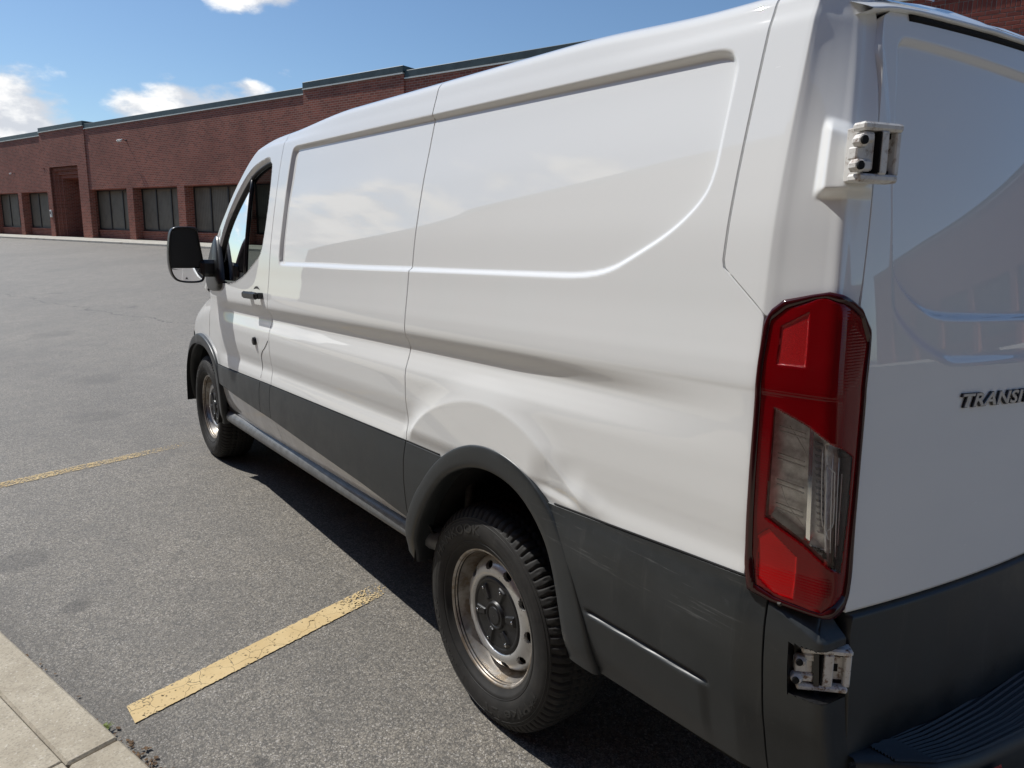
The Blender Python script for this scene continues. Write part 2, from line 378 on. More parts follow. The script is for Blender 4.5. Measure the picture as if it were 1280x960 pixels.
    # worn yellow road paint: cracked, holes show the asphalt
    for nm, u0, wear in (('line_paint', .0, .10), ('line_paint_worn', .0, .33), ('line_paint_faint', .0, .47)):
        t = mat(nm); tc = t.n('ShaderNodeTexCoord'); ob = tc.outputs['Object']
        n = t.noise(ob, 60, 6, .7); n2 = t.noise(ob, 5, 4, .6)
        c = t.mix(t.ramp(n2, .3, .7), (.54, .395, .190, 1), (.62, .475, .250, 1))
        c = t.mix(t.math('MULTIPLY', t.ramp(n, .5, .8), .35), c, (.42, .33, .19, 1))
        dv = t.vmath('ADD', ob, t.vmath('MULTIPLY', t.n('ShaderNodeTexNoise', i_Vector=ob, i_Scale=14.0, i_Detail=3.0).outputs[1], (.05, .05, .05)).outputs[0]).outputs[0]
        vo = t.n('ShaderNodeTexVoronoi', feature='DISTANCE_TO_EDGE', i_Vector=dv, i_Scale=11.0)
        crack = t.ramp(vo.outputs['Distance'], .004, .013)
        sp = t.n('ShaderNodeSeparateXYZ', i_0=ob)
        end = t.ramp(sp.outputs[0], LINE_FADE[nm][0], LINE_FADE[nm][1])
        v1 = t.n('ShaderNodeTexVoronoi', i_Vector=ob, i_Scale=165.0); v1c = t.n('ShaderNodeSeparateColor', i_0=v1.outputs['Color'])
        hole = t.ramp(t.math('ADD', t.math('ADD', t.math('MULTIPLY', n, .55), t.math('MULTIPLY', v1c.outputs[0], .45)), t.math('MULTIPLY', end, .6)), .80-wear, .86-wear)
        crack = t.math('ADD', t.math('MULTIPLY', crack, .65), .35)
        k = t.math('MULTIPLY', crack, t.math('SUBTRACT', 1, hole, clamp=True))
        df = pbsdf(t, c, .8, 0, n, .3, .002)
        tr = t.n('ShaderNodeBsdfTransparent')
        finish(t, t.n('ShaderNodeMixShader', i_0=k, i_1=tr, i_2=df).outputs[0])
    # facade brick; object space: x across, y along, z up
    def bricks(nm, flat=False, tint=1.0):
        t = mat(nm); tc = t.n('ShaderNodeTexCoord'); ob = tc.outputs['Object']
        sp = t.n('ShaderNodeSeparateXYZ', i_0=ob)
        vec = t.n('ShaderNodeCombineXYZ', i_0=t.math('ADD', sp.outputs[0], sp.outputs[1]), i_1=sp.outputs[2], i_2=0.0).outputs[0]
        n = t.noise(ob, 30, 5, .6); n2 = t.noise(ob, .5, 4, .6)
        if not flat:
            b = t.n('ShaderNodeTexBrick', i_Vector=vec, i_Scale=1.0, i_Color1=(.345*tint, .104*tint, .070*tint, 1), i_Color2=(.185*tint, .057*tint, .042*tint, 1), i_Mortar=(.36, .27, .215, 1))
            b.inputs['Mortar Size'].default_value = .0075; b.inputs['Mortar Smooth'].default_value = .3; b.inputs['Bias'].default_value = -.15
            b.inputs['Brick Width'].default_value = .2032; b.inputs['Row Height'].default_value = .0677
            c = b.outputs[0]; h = b.outputs[1]
        else:
            oi = t.n('ShaderNodeObjectInfo').outputs['Random']
            c = t.mix(oi, (.17*tint, .045*tint, .033*tint, 1), (.31*tint, .082*tint, .054*tint, 1)); h = n
        c = t.mix(t.math('MULTIPLY', t.ramp(n2, .35, .7), .34), c, (.12, .052, .042, 1))
        st_ = t.ramp(t.noise(t.vmath('MULTIPLY', ob, (1.2, 1.2, .18)).outputs[0], 1.0, 6, .7), .52, .74)
        c = t.mix(t.math('MULTIPLY', st_, .30), c, (.30, .15, .11, 1))
        c = t.mix(t.math('MULTIPLY', t.ramp(n, .5, .8), .3), c, (.10, .042, .035, 1))
        finish(t, pbsdf(t, c, .9, 0, h, -.6 if not flat else .2, .006, Specular_IOR_Level=.2))
    bricks('brick'); bricks('brick_single', True)
    simple('mortar', (.34, .285, .24), .95, 0, .15, 60)
    simple('coping_metal', (.045, .058, .056), .42, .3, .2, 3)
    simple('drip_sunlit', (.62, .60, .54), .4, .2)
    t = mat('blind_glass'); tc = t.n('ShaderNodeTexCoord'); ob = tc.outputs['Object']
    sp = t.n('ShaderNodeSeparateXYZ', i_0=ob)
    wv = t.math('FRACT', t.math('MULTIPLY', sp.outputs[1], 9.0))
    c = t.mix(t.ramp(wv, .1, .9), (.155, .136, .106, 1), (.215, .190, .150, 1))
    c = t.mix(t.math('MULTIPLY', t.ramp(t.noise(ob, 2.2, 3, .6), .4, .7), .3), c, (.07, .063, .052, 1))
    finish(t, pbsdf(t, c, .5, 0, None, Specular_IOR_Level=.12))
    simple('frame_dark', (.028, .024, .021), .45)
    simple('door_dark', (.020, .018, .017), .4)
    simple('white_box', (.75, .74, .70), .5)
    simple('leaf', (.10, .13, .02), .6, 0, .4, 60)
    simple('dead_leaf', (.11, .065, .032), .9, 0, .4, 50)
# ------------------------------------------------------------------ object helpers
def tag(o, label=None, cat=None, group=None, kind=None):
    if label: o['label'] = label
    if cat: o['category'] = cat
    if group: o['group'] = group
    if kind: o['kind'] = kind
    return o
def empty(name, loc=(0, 0, 0), rz=0.0):
    o = bpy.data.objects.new(name, None); COL.objects.link(o); o.location = loc; o.rotation_euler = (0, 0, rz); o.empty_display_size = .2
    return o
def raw_mesh(name, V, F, smooth=True):
    V = np.asarray(V, np.float32).reshape(-1, 3)
    me = bpy.data.meshes.new(name)
    if isinstance(F, np.ndarray) and F.ndim == 2:
        n, k = F.shape
        me.vertices.add(len(V)); me.vertices.foreach_set('co', V.ravel())
        me.loops.add(n*k); me.loops.foreach_set('vertex_index', F.astype(np.int32).ravel())
        me.polygons.add(n); me.polygons.foreach_set('loop_start', np.arange(0, n*k, k, dtype=np.int32))
    else:
        me.from_pydata([tuple(map(float, v)) for v in V], [], [tuple(map(int, f)) for f in F])
    me.polygons.foreach_set('use_smooth', np.full(len(me.polygons), bool(smooth)))
    me.update(calc_edges=True)
    return me
ROOT_AT = {}
def mk(name, V, F, material, parent=None, smooth=True, base=None):
    """one mesh object; V in world (parent un-rotated) coordinates, stored relative to the parent's base"""
    off = np.array(ROOT_AT.get(base if base is not None else parent, (0, 0, 0)), float)
    o = bpy.data.objects.new(name, raw_mesh(name, np.asarray(V, float).reshape(-1, 3)-off, F, smooth))
    o.data.materials.append(M[material]); COL.objects.link(o)
    if parent is not None: o.parent = parent
    ROOT_AT[o] = off
    return o
def gfaces(n, m, mask=None, wrap=False):
    i, j = np.meshgrid(np.arange(n-1), np.arange(m if wrap else m-1), indexing='ij')
    j2 = (j+1) % m
    F = np.stack([i*m+j, i*m+j2, (i+1)*m+j2, (i+1)*m+j], -1)
    if mask is not None: return F[mask]
    return F.reshape(-1, 4)
class MB:
    """collects simple solids into one mesh"""
    def __init__(s): s.V = []; s.F = []; s.n = 0
    def add(s, V, F):
        V = np.asarray(V, float).reshape(-1, 3)
        s.V.append(V); s.F += [tuple(int(a)+s.n for a in f) for f in F]; s.n += len(V); return s
    def box(s, lo, hi, T=None, ch=0.0):
        lo = np.array(lo, float); hi = np.array(hi, float)
        if ch <= 0:
            V = np.array([[x, y, z] for x in (lo[0], hi[0]) for y in (lo[1], hi[1]) for z in (lo[2], hi[2])])
            F = [(0, 1, 3, 2), (4, 6, 7, 5), (0, 4, 5, 1), (2, 3, 7, 6), (0, 2, 6, 4), (1, 5, 7, 3)]
        else:  # chamfered box
            ch = min(ch, .49*min(hi-lo)); V = []; idx = {}
            for ix in (0, 1):
                for iy in (0, 1):
                    for iz in (0, 1):
                        for a in range(3):
                            p = np.array([(lo, hi)[ix][0], (lo, hi)[iy][1], (lo, hi)[iz][2]])
                            sgn = np.array([1 if k == 0 else -1 for k in (ix, iy, iz)])
                            for b in range(3):
                                if b != a: p[b] += sgn[b]*ch
                            idx[ix, iy, iz, a] = len(V); V.append(p)
            F = []
            g = lambda c, a: idx[c[0], c[1], c[2], a]
            for a in range(3):
                b, c = [k for k in range(3) if k != a]
                for e in (0, 1):
                    cs = []
                    for q in ((0, 0), (1, 0), (1, 1), (0, 1)):
                        k = [0, 0, 0]; k[a] = e; k[b], k[c] = q; cs.append(g(k, a))
                    F.append(cs)
            for a in range(3):
                b, c = [k for k in range(3) if k != a]
                for q in ((0, 0), (1, 0), (1, 1), (0, 1)):
                    k0 = [0, 0, 0]; k0[b], k0[c] = q; k1 = list(k0); k1[a] = 1
                    F.append((g(k0, b), g(k1, b), g(k1, c), g(k0, c)))
            for ix in (0, 1):
                for iy in (0, 1):
                    for iz in (0, 1): F.append(tuple(idx[ix, iy, iz, a] for a in range(3)))
            V = np.array(V)
        if T is not None: V = T(V)
        return s.add(V, F)
    def tube(s, P, r, n=8, cap=True, closed=False):
        P = np.asarray(P, float); m = len(P); r = np.broadcast_to(np.asarray(r, float), (m,))
        tg = np.gradient(P, axis=0) if not closed else (np.roll(P, -1, 0)-np.roll(P, 1, 0))
        tg /= np.linalg.norm(tg, axis=1)[:, None]+1e-12
        ref = np.array([0, 0, 1.]) if abs(tg[0][2]) < .9 else np.array([1., 0, 0])
        V = []
        for i in range(m):
            a = np.cross(tg[i], ref); a /= np.linalg.norm(a)+1e-12; b = np.cross(a, tg[i]); ref = b
            for k in range(n):
                th = 2*math.pi*k/n; V.append(P[i]+r[i]*(math.cos(th)*a+math.sin(th)*b))
        F = []
        for i in range(m if closed else m-1):
            for k in range(n):
                i2 = (i+1) % m
                F.append((i*n+k, i*n+(k+1) % n, i2*n+(k+1) % n, i2*n+k))
        if cap and not closed: F += [tuple(range(n))[::-1], tuple((m-1)*n+k for k in range(n))]
        return s.add(V, F)
    def cyl(s, a, b, r, n=16, r2=None):
        return s.tube([a, b], [r, r if r2 is None else r2], n)
    def build(s, name, material, parent=None, smooth=False, base=None):
        return mk(name, np.vstack(s.V), s.F, material, parent, smooth, base)
def autosmooth(o, ang=32):
    """flat where the dihedral is large: mark sharp edges"""
    import bmesh
    bm = bmesh.new(); bm.from_mesh(o.data)
    for e in bm.edges:
        if len(e.link_faces) == 2 and e.calc_face_angle(0) > rad(ang): e.smooth = False
    for f in bm.faces: f.smooth = True
    bm.to_mesh(o.data); bm.free(); return o

# ------------------------------------------------------------------ body shells
def normals(fun, U, S, out):
    e = 1.5e-3
    du = fun(U+e, S)-fun(U-e, S); ds = fun(U, S+e)-fun(U, S-e)
    N = np.cross(du, ds); N /= np.linalg.norm(N, axis=-1)[..., None]+1e-12
    return N*out
def shell(fun, U, S, out=1.0, off=0.0, fold=.020, mask=None, folds='lrtb', offmap=None):
    """grid shell on a surface with its border turned inwards; returns V, F"""
    P = fun(U, S); N = normals(fun, U, S, out)
    P = P+N*(off if offmap is None else offmap)[..., None] if offmap is not None else P+N*off
    n, m = U.shape
    fm = np.ones((n-1, m-1), bool) if mask is None else mask
    def padrow(P, N, fm, first):
        i = 0 if first else -1
        r = (P[i]-fold*N[i])[None]; k = fm[i][None]
        return (np.concatenate([r, P], 0), np.concatenate([N[i][None], N], 0), np.concatenate([k, fm], 0)) if first else (np.concatenate([P, r], 0), np.concatenate([N, N[i][None]], 0), np.concatenate([fm, k], 0))
    T = lambda a: np.swapaxes(a, 0, 1)
    if 'b' in folds: P, N, fm = padrow(P, N, fm, True)
    if 't' in folds: P, N, fm = padrow(P, N, fm, False)
    for ch, first in (('l', True), ('r', False)):
        if ch in folds:
            a, b, c = padrow(T(P), T(N), T(fm), first); P, N, fm = T(a), T(b), T(c)
    n, m = P.shape[:2]
    return rake(P), gfaces(n, m, fm)
def tt(n, w, e=.0018):
    """0..1 parameters with a tight pair at each end for a crisp rolled edge"""
    e = min(e/max(w, 1e-3), .2/n)
    return np.r_[0, e, np.linspace(0, 1, n)[1:-1], 1-e, 1]
def uz(zs, ul, ur, n):
    """(U, S) grid for rows zs with left/right limits given as functions of z"""
    zs = np.asarray(zs); t = tt(n, float(np.max(np.abs(ur(zs)-ul(zs)))))
    a = ul(zs)[:, None]; b = ur(zs)[:, None]
    return a*(1-t)+b*t, np.repeat(zs[:, None], len(t), 1)
def const(c): return lambda z: np.full(np.shape(z), float(c))
def tab(pts): 
    p = np.array(pts, float); return lambda z: np.interp(z, p[:, 0], p[:, 1])
side_z = lambda u, z: side_base(u, s_of_z(unshear(np.asarray(u, float), np.asarray(z, float))))

# moulded plastic skirt: its own section, same plan
CLADX = pchip([.36, .43, .50, .56, .60, .66, .72, .77, .81, .838, .862], [.045, .034, .016, .004, -.004, -.010, -.0135, -.0125, -.0075, -.0025, -.0015])
def plan(u, x, z):
    x = x+taper(u); t = np.clip((U0-u)/UK, 0, 8); c = t > 0
    L = U0-Rr(z)
    T = [0,.4,.7,1.2,2,3,3.8,4.15,4.5,5,6,7,8]
    dx = pchip(T, [0,.0002,.0022,.0076,.0156,.0256,.0325,.0368, .0490, .068, .102, .138, .175])(t); a = pchip(T, [0,.107,.187,.33,.55,.80,.95, .988, 1.010, 1.022, 1.045, 1.075, 1.10])(t)
    return np.stack([np.where(c, x+dx, x), np.where(c, U0-a*L, u), z], -1)
def clad(u, z):
    u, z = np.broadcast_arrays(np.asarray(u, float), np.asarray(z, float))
    x = CLADX(z)
    # narrow horizontal parting groove behind the wheel
    g = np.exp(-((z-.602-.012*(u+.7))/.0055)**2)*sst((u+.885)/.02)*sst((-.51-u)/.02)
    lower = sst((.600+.012*(u+.7)-z)/.006)*sst((u+.885)/.03)*sst((-.50-u)/.02)*sst((z-.42)/.1)
    x = x+.010*g-.004*lower
    return plan(u, x, z)

def arc_rs(P, n):
    P = np.asarray(P, float); d = np.r_[0, np.cumsum(np.hypot(*np.diff(P, axis=0).T))]; d /= d[-1]
    t = np.linspace(0, 1, n); return np.stack([pchip(d, P[:, 0])(t), pchip(d, P[:, 1])(t)], -1)
def smooth_path(P, n=120):
    return arc_rs(chaikin(P, 3, closed=False), n)
FL_O = smooth_path([(.43, .43), (.415, .539), (.341, .655), (.242, .768), (.137, .854), (.016, .912), (-.09, .931), (-.186, .926), (-.291, .895), (-.381, .828), (-.450, .738), (-.495, .619), (-.520, .52), (-.535, .430)])
FL_I = smooth_path([(.37, .40), (.355, .50), (.288, .612), (.200, .722), (.118, .794), (-.01, .849), (-.130, .860), (-.245, .835), (-.335, .768), (-.386, .690), (-.410, .58), (-.418, .49), (-.425, .429)])
FF_O = smooth_path([(2.86, .42), (2.80, .50), (2.765, .62), (2.775, .72), (2.83, .81), (2.93, .885), (3.064, .930), (3.22, .955), (3.38, .955), (3.53, .92), (3.66, .84), (3.75, .72), (3.79, .58), (3.80, .44)])
FF_I = smooth_path([(2.92, .42), (2.865, .50), (2.84, .61), (2.85, .70), (2.90, .78), (2.98, .835), (3.08, .868), (3.22, .885), (3.38, .88), (3.50, .845), (3.60, .78), (3.67, .68), (3.70, .56), (3.71, .44)])
def flare(O, I, xo, xi=lambda y: 0*y):
    """wheel arch lip swept along two curves in the side plane"""
    W = [(-.02, .022), (0, -.004), (.012, -.0105), (.05, -.0130), (.12, -.0146), (.35, -.0158), (.65, -.0158), (.88, -.0140), (.96, -.0105), (1.0, -.005), (1.0, .02), (1.0, .055)]
    P = np.zeros((len(O), len(W), 3))
    for k, (w, x) in enumerate(W):
        q = O*(1-w)+I*w
        P[:, k, 0] = xo(q[:, 1])+x+xi(q[:, 0]); P[:, k, 1] = q[:, 0]; P[:, k, 2] = q[:, 1]
    return rake(P), gfaces(*P.shape[:2])
XW = pchip([.30, .43, .50, .60, .70, .80, 1.0], [.045, .032, .014, .004, .0, .0, .0])

VAN_AT = (1.03, 1.2, 0.0)
LEFT = []                                  # left-hand parts that get a mirrored twin
def build_van():
    van = empty('cargo_van', VAN_AT); ROOT_AT[van] = VAN_AT
    tag(van, 'white cargo van with grey lower mouldings and a dented rear arch, parked across the stalls', 'van')
    def L(o): LEFT.append(o); return o
    gap = .0028
    # ---- outer skin, left side
    sz = lambda z: s_of_z(z)
    s_roof = float(_s[np.searchsorted(_pts[:, 0], .319)])      # skin runs up over the roof rail to x = .32
    def panel(name, yl, yr, zlo, ncol, nrow, extra=None, stop=None):
        S = np.linspace(sz(zlo), s_roof if stop is None else sz(stop), nrow)
        Z = _fz(S); w = 1.4
        t = tt(ncol, w); a = yl(Z)[:, None]; b = yr(Z)[:, None]
        U = a*(1-t)+b*t; SS = np.repeat(S[:, None], len(t), 1)
        mask = None
        if extra is not None:
            Uc = .25*(U[1:, 1:]+U[1:, :-1]+U[:-1, 1:]+U[:-1, :-1]); Zc = .5*(Z[1:]+Z[:-1])[:, None]+0*Uc
            mask = extra(Uc, Zc)
        V, F = shell(side_base, U, SS, -1.0, mask=mask)
        return L(mk(name, V, F, 'paint', van))
    MID, BP = .393, 1.790
    arch = (FL_O+FL_I*1.6)/2.6
    archp = np.vstack([arch, [(-.43, .0), (.43, .0)]])
    yr_rear = tab([(.3, -.944), (1.352, -.944), (1.362, -.932), (1.438, -.842), (1.452, -.838), (1.70, -.838), (1.95, -.838), (2.2, -.838)])
    panel('side_panel', const(BP-gap), const(MID+gap), .44, 190, 300)
    panel('quarter_panel', const(MID-gap), lambda z: yr_rear(z)+gap, .50, 300, 380, lambda u, z: sdf(u, z, archp) > 0)
    # corner pillar, wraps to the rear door seam
    seam_x = tab([(.80, .090), (.836, .092), (1.374, .115), (1.474, .132), (1.584, .152), (1.70, .176), (1.822, .202), (1.873, .221), (2.0, .262)])
    def pil_end(z):
        ts = np.linspace(4.2, 8, 300); X = side_z(U0-UK*ts[None], np.asarray(z)[:, None])[..., 0]
        return np.array([U0-UK*np.interp(seam_x(q)-.002, x, ts) for q, x in zip(z, X)])
    def pillar(u, z): return side_z(u, z)
    zs = np.r_[np.linspace(1.352, 1.46, 40), np.linspace(1.463, 1.985, 170), np.linspace(1.988, 2.004, 14)]
    U, S = uz(zs, lambda z: yr_rear(z)-gap, pil_end, 130)
    Zc = S[1:, 1:]; Uc = U[1:, 1:]
    V, F = shell(side_z_pocket, U, S, -1.0, mask=None)
    L(mk('corner_pillar', V, F, 'paint', van))
    # ---- front door
    dtop = [(1.79, 2.030), (1.859, 2.027), (2.148, 2.011), (2.429, 1.966), (2.66, 1.867), (2.884, 1.742), (2.968, 1.635), (3.05, 1.50), (3.09, 1.38), (3.0, 1.26)]
    dz = np.array(dtop[::-1]); 
    yf = lambda z: np.interp(z, [.44, .55, .70, .82, .90, .955, 1.0, 1.11, 1.20, 1.26, 1.32, 1.38, 1.50, 1.63, 1.694, 1.764, 1.818, 1.887, 1.95, 2.013, 2.031, 2.034], [2.78, 2.74, 2.74, 2.82, 2.93, 3.04, 3.03, 2.99, 2.95, 2.95, 3.02, 3.0, 2.90, 2.78, 2.68, 2.59, 2.52, 2.41, 2.31, 2.18, 2.03, 1.83])
    WIN = chaikin([(1.935, 1.927), (2.064, 1.920), (2.224, 1.890), (2.328, 1.841), (2.402, 1.795), (2.517, 1.722), (2.625, 1.640), (2.72, 1.535), (2.79, 1.42), (2.80, 1.35), (2.76, 1.315), (2.593, 1.305), (2.385, 1.315), (2.193, 1.359), (2.026, 1.431), (1.920, 1.483), (1.9, 1.6), (1.89, 1.736), (1.905, 1.90)], 2)
    ce = WIN.mean(0); dv_ = WIN-ce; dv_ /= np.linalg.norm(dv_, axis=1)[:, None]; wgt = .004+.040*sst((WIN[:, 1]-1.42)/.2)*sst((WIN[:, 0]-1.93)/.08); WO = WIN+dv_*wgt[:, None]
    ZD = np.r_[np.linspace(.45, 1.26, 150), np.linspace(1.266, 2.033, 160)]
    U, S = uz(ZD, const(BP+gap), yf, 200)
    Uc = .25*(U[1:, 1:]+U[1:, :-1]+U[:-1, 1:]+U[:-1, :-1]); Zc = .5*(S[1:, 1:]+S[:-1, 1:])
    ffp = np.vstack([FF_O*.5+FF_I*.5, [(3.7, .1), (2.9, .1)]])
    V, F = shell(side_z, U, S, -1.0, mask=(sdf(Uc, Zc, WO) > -.003) & (sdf(Uc, Zc, ffp) > 0))
    door = L(mk('front_door', V, F, 'paint', van))
    WIN_I = WIN
    Pl = side_z(U, S)-normals(side_z, U, S, -1.0)*.045; L(mk('door_lining', rake(Pl), gfaces(*Pl.shape[:2], (sdf(Uc, Zc, WIN) > 0) & (sdf(Uc, Zc, ffp) > .03)), 'cloth_dark', door))
    A_ = side_z(WO[:, 0], WO[:, 1]); A_[:, 0] -= .001; B_ = side_z(WIN[:, 0], WIN[:, 1]); B_[:, 0] += .022; C_ = (A_+B_)/2; C_[:, 0] -= .004
    nw = len(WIN); Vv = np.vstack([A_, C_, B_]); L(mk('window_reveal', rake(Vv), [(a*nw+i, a*nw+(i+1) % nw, (a+1)*nw+(i+1) % nw, (a+1)*nw+i) for a in (0, 1) for i in range(nw)], 'paint', door))
    wp = side_z(WIN[:, 0], WIN[:, 1]); wp[:, 0] += .020
    L(MB().tube(rake(wp), .011, 8, closed=True).build('window_seal', 'seal', door, True))
    qz_ = np.linspace(1.325, 1.875, 16); front = []
    fw = WIN[WIN[:, 0] > 2.2]
    for z in qz_:
        yb = np.interp(z, [1.345, 1.885], [2.238, 2.268]); dz__ = np.abs(WIN[:, 1]-z)+10*(WIN[:, 0] < 2.3); k_ = np.argsort(dz__)[:2]; yfr = max(WIN[k_, 0].max(), yb+.004)
        front.append([(yb+(yfr-yb)*q, z) for q in np.linspace(0, 1, 6)])
    fr_ = np.array(front); P = side_z(fr_[..., 0], fr_[..., 1]); P[..., 0] += .024
    L(mk('quarter_glass', rake(P), gfaces(*P.shape[:2]), 'car_glass', door))
    lo = np.array([(2.238-.30*q, 1.345+.06*(q**3)-.03*q) for q in np.linspace(0, 1, 8)])
    bar = side_z(np.linspace(2.268, 2.238, 8), np.linspace(1.885, 1.345, 8)); bar[:, 0] += .022
    L(MB().tube(rake(bar), .012, 8).build('window_bar', 'black_plastic', door, True))
    # inner lining of the white frame under the window arch is the folded shell edge; door handle
    h = MB(); hc = side_z(np.array([1.965]), np.array([1.268]))[0]
    Tr = lambda V: rake(V)
    h.box((hc[0]-.045, hc[1]-.105, hc[2]-.018), (hc[0]-.022, hc[1]+.105, hc[2]+.018), Tr, .009)
    h.box((hc[0]-.028, hc[1]-.105, hc[2]-.015), (hc[0]+.004, hc[1]-.06, hc[2]+.015), Tr, .004)
    h.box((hc[0]-.028, hc[1]+.06, hc[2]-.015), (hc[0]+.004, hc[1]+.105, hc[2]+.015), Tr, .004)
    hn = L(h.build('door_handle', 'black_plastic', door))
    cup = MB(); th = np.linspace(0, 2*math.pi, 33)[:-1]
    cp_ = [(hc[0]+.0035, hc[1]+.062*math.cos(a), hc[2]+.045*math.sin(a)) for a in th]
    cup.add(rake(np.array(cp_+[(hc[0]+.006, hc[1], hc[2])])), [(i, (i+1) % 32, 32) for i in range(32)])
    L(cup.build('handle_cup', 'black_plastic', hn, True))
    k = MB(); kc = side_z(np.array([2.008]), np.array([1.03]))[0]
    k.tube(rake(np.array([kc+(-.001, 0, 0), kc+(-.012, 0, 0), kc+(-.015, 0, 0)])), [.022, .020, .012], 18)
    L(k.build('keyhole', 'black_plastic', door, False))
    # vertical trim seam in the lower door (crease line running down to the skirt)
    sl_ = side_z(np.array([1.806, 1.86, 1.905, 1.934, 1.945, 1.95]), np.array([1.05, 1.01, .985, .955, .90, .845])); sl_[:, 0] -= .0006
    L(MB().tube(rake(arc3(sl_, 30)), .0012, 5).build('seam_line', 'gap_black', door, True))
    # ---- front wing
    zt = lambda y: np.interp(y, [2.9, 3.2, 3.6, 3.9, 4.1, 4.25], [1.27, 1.225, 1.13, 1.03, .95, .86])
    ys = np.r_[np.linspace(0, 1, 120)]
    tz = np.linspace(0, 1, 90)
    y0 = lambda z: yf(np.minimum(z, 1.255))+.004
    Y1 = 4.25
    zz_ = np.zeros((90, 120)); yy_ = np.zeros((90, 120))
    for i, a in enumerate(tz):
        yv = 2.75+(Y1-2.75)*ys
        for _ in range(2):
            z_ = .36+(zt(yv)-.36)*a
            yv = y0(z_)+(Y1-y0(z_))*ys
        yy_[i] = yv; zz_[i] = z_
    Uc = .25*(yy_[1:, 1:]+yy_[1:, :-1]+yy_[:-1, 1:]+yy_[:-1, :-1]); Zc = .25*(zz_[1:, 1:]+zz_[1:, :-1]+zz_[:-1, 1:]+zz_[:-1, :-1])
    V, F = shell(wing, yy_, zz_, -1.0, mask=sdf(Uc, Zc, ffp) > 0, folds='lb')
    L(mk('front_wing', V, F, 'paint', van))
    # ---- cab: pillar strip, windscreen, bonnet, nose
    K = np.array([(1.79, 2.035), (1.95, 2.034), (2.03, 2.031), (2.18, 2.014), (2.31, 1.951), (2.41, 1.888), (2.52, 1.819), (2.59, 1.765), (2.68, 1.695), (2.78, 1.631), (2.90, 1.502), (3.01, 1.38), (3.12, 1.262)])
    K = smooth_path(K, 60); tg = np.gradient(K, axis=0); tg /= np.linalg.norm(tg, axis=1)[:, None]; nn = np.stack([-tg[:, 1], tg[:, 0]], -1)
    bx = side_z(K[:, 0], K[:, 1])[:, 0]
    cA = np.array([(-.02, .006), (.003, -.001), (.010, .004), (.017, .016), (.022, .035), (.026, .06)]); cB = np.array([(-.02, -.003), (.002, .001), (.009, .009), (.018, .024), (.029, .052), (.040, .100)])
    wk = (1-sst((K[:, 0]-1.85)/.7))[:, None]
    P = np.stack([bx[:, None]+cA[None, :, 1]*(1-wk)+cB[None, :, 1]*wk, K[:, :1]+nn[:, :1]*(cA[None, :, 0]*(1-wk)), K[:, 1:]+nn[:, 1:]*cA[None, :, 0]*(1-wk)+cB[None, :, 0]*wk], -1)
    V, F = rake(P), gfaces(*P.shape[:2])
    L(mk('windscreen_pillar', V, F, 'paint', van))
    edge = P[:, -1]
    Q_ = P.copy(); Q_[..., 0] += .016; Q_[..., 2] -= .012; L(mk('cab_lining', rake(Q_), gfaces(*Q_.shape[:2]), 'cloth_dark', van))
    nx = 24; t = np.linspace(0, 1, nx); W = []
    for i, e in enumerate(edge):
        x = e[0]+(2.06-2*e[0])*t; c = 1-(2*t-1)**2; k = np.clip((e[1]-1.9)/.9, 0, 1)
        W.append(np.stack([x, e[1]+.11*k*c, e[2]+(.037*(1-k)+.02)*c], -1))
    W = np.array(W); cut = int(np.searchsorted(K[:, 0], 2.15))
    mk('roof_front', rake(W[:cut+1]), gfaces(cut+1, nx), 'paint', van)
    Q_ = W[:cut+3].copy(); Q_[..., 2] -= .02; mk('headliner', rake(Q_), gfaces(cut+3, nx), 'cloth_dark', van)
    mk('windscreen', rake(W[cut:]), gfaces(len(W)-cut, nx), 'screen_glass', van)
    bp = []
    for y in (2.99, 3.1, 3.2, 3.35, 3.5, 3.65, 3.8, 3.95, 4.1, 4.2, 4.25):
        q = wing(np.array([y]), np.array([float(zt(y))]))[0]; x = min(q[0]-.003, .60)
        xx = x+(2.06-2*x)*t; c = 1-np.abs(2*t-1)**2.2; bp.append(np.stack([xx, y+.09*c*np.clip((y-3.4)/.8, 0, 1), q[2]+.004+(.055+.03*np.clip((3.4-y)/.4, 0, 1))*c], -1))
    bp = np.array(bp); mk('bonnet', rake(bp), gfaces(*bp.shape[:2]), 'paint', van)
    fb = []
    for z, o in ((.89, 0), (.80, .03), (.65, .06), (.50, .06), (.36, .03), (.27, -.05)):
        xx = np.linspace(.30, 1.76, nx); c = 1-np.abs(2*t-1)**2.4
        fb.append(np.stack([xx, 4.10+.24*c+o, np.full(nx, z)], -1))
    fb = np.array(fb); fbo = mk('front_bumper', rake(fb), gfaces(*fb.shape[:2]), 'plastic', van)
    gr = MB()
    for i in range(4):
        xg = np.linspace(.55, 1.51, 20); cg = 1-np.abs((xg-1.03)/.73)**2.4; gr.tube(rake(np.stack([xg, 4.165+.24*cg, np.full(20, .63+.055*i)], -1)), .017, 6)
    gr.build('grille', 'black_plastic', van)
    hl = wing(*np.meshgrid(np.linspace(3.72, 4.22, 14), np.linspace(.80, .93, 8))); hl[..., 0] -= .006
    L(mk('headlight', rake(hl), gfaces(8, 14), 'lamp_silver', van))
    # ---- roof
    xs = np.linspace(.319, 1.741, 90); ysr = np.linspace(-.72, 1.81, 60)
    X, Y = np.meshgrid(xs, ysr, indexing='ij')
    Z = np.interp(np.minimum(X, 2.06-X), _pts[-8:, 0], _pts[-8:, 1])
    rib = sum(np.exp(-((X-c)/.035)**4) for c in (.56, .82, 1.24, 1.50))*.009*sst((Y+.74)/.1+.3)*sst((1.7-Y)/.2)
    P = np.stack([X, Y, Z+rib+shear(Y, Z)], -1)
    mk('roof_panel', rake(P), gfaces(*P.shape[:2]), 'paint', van)
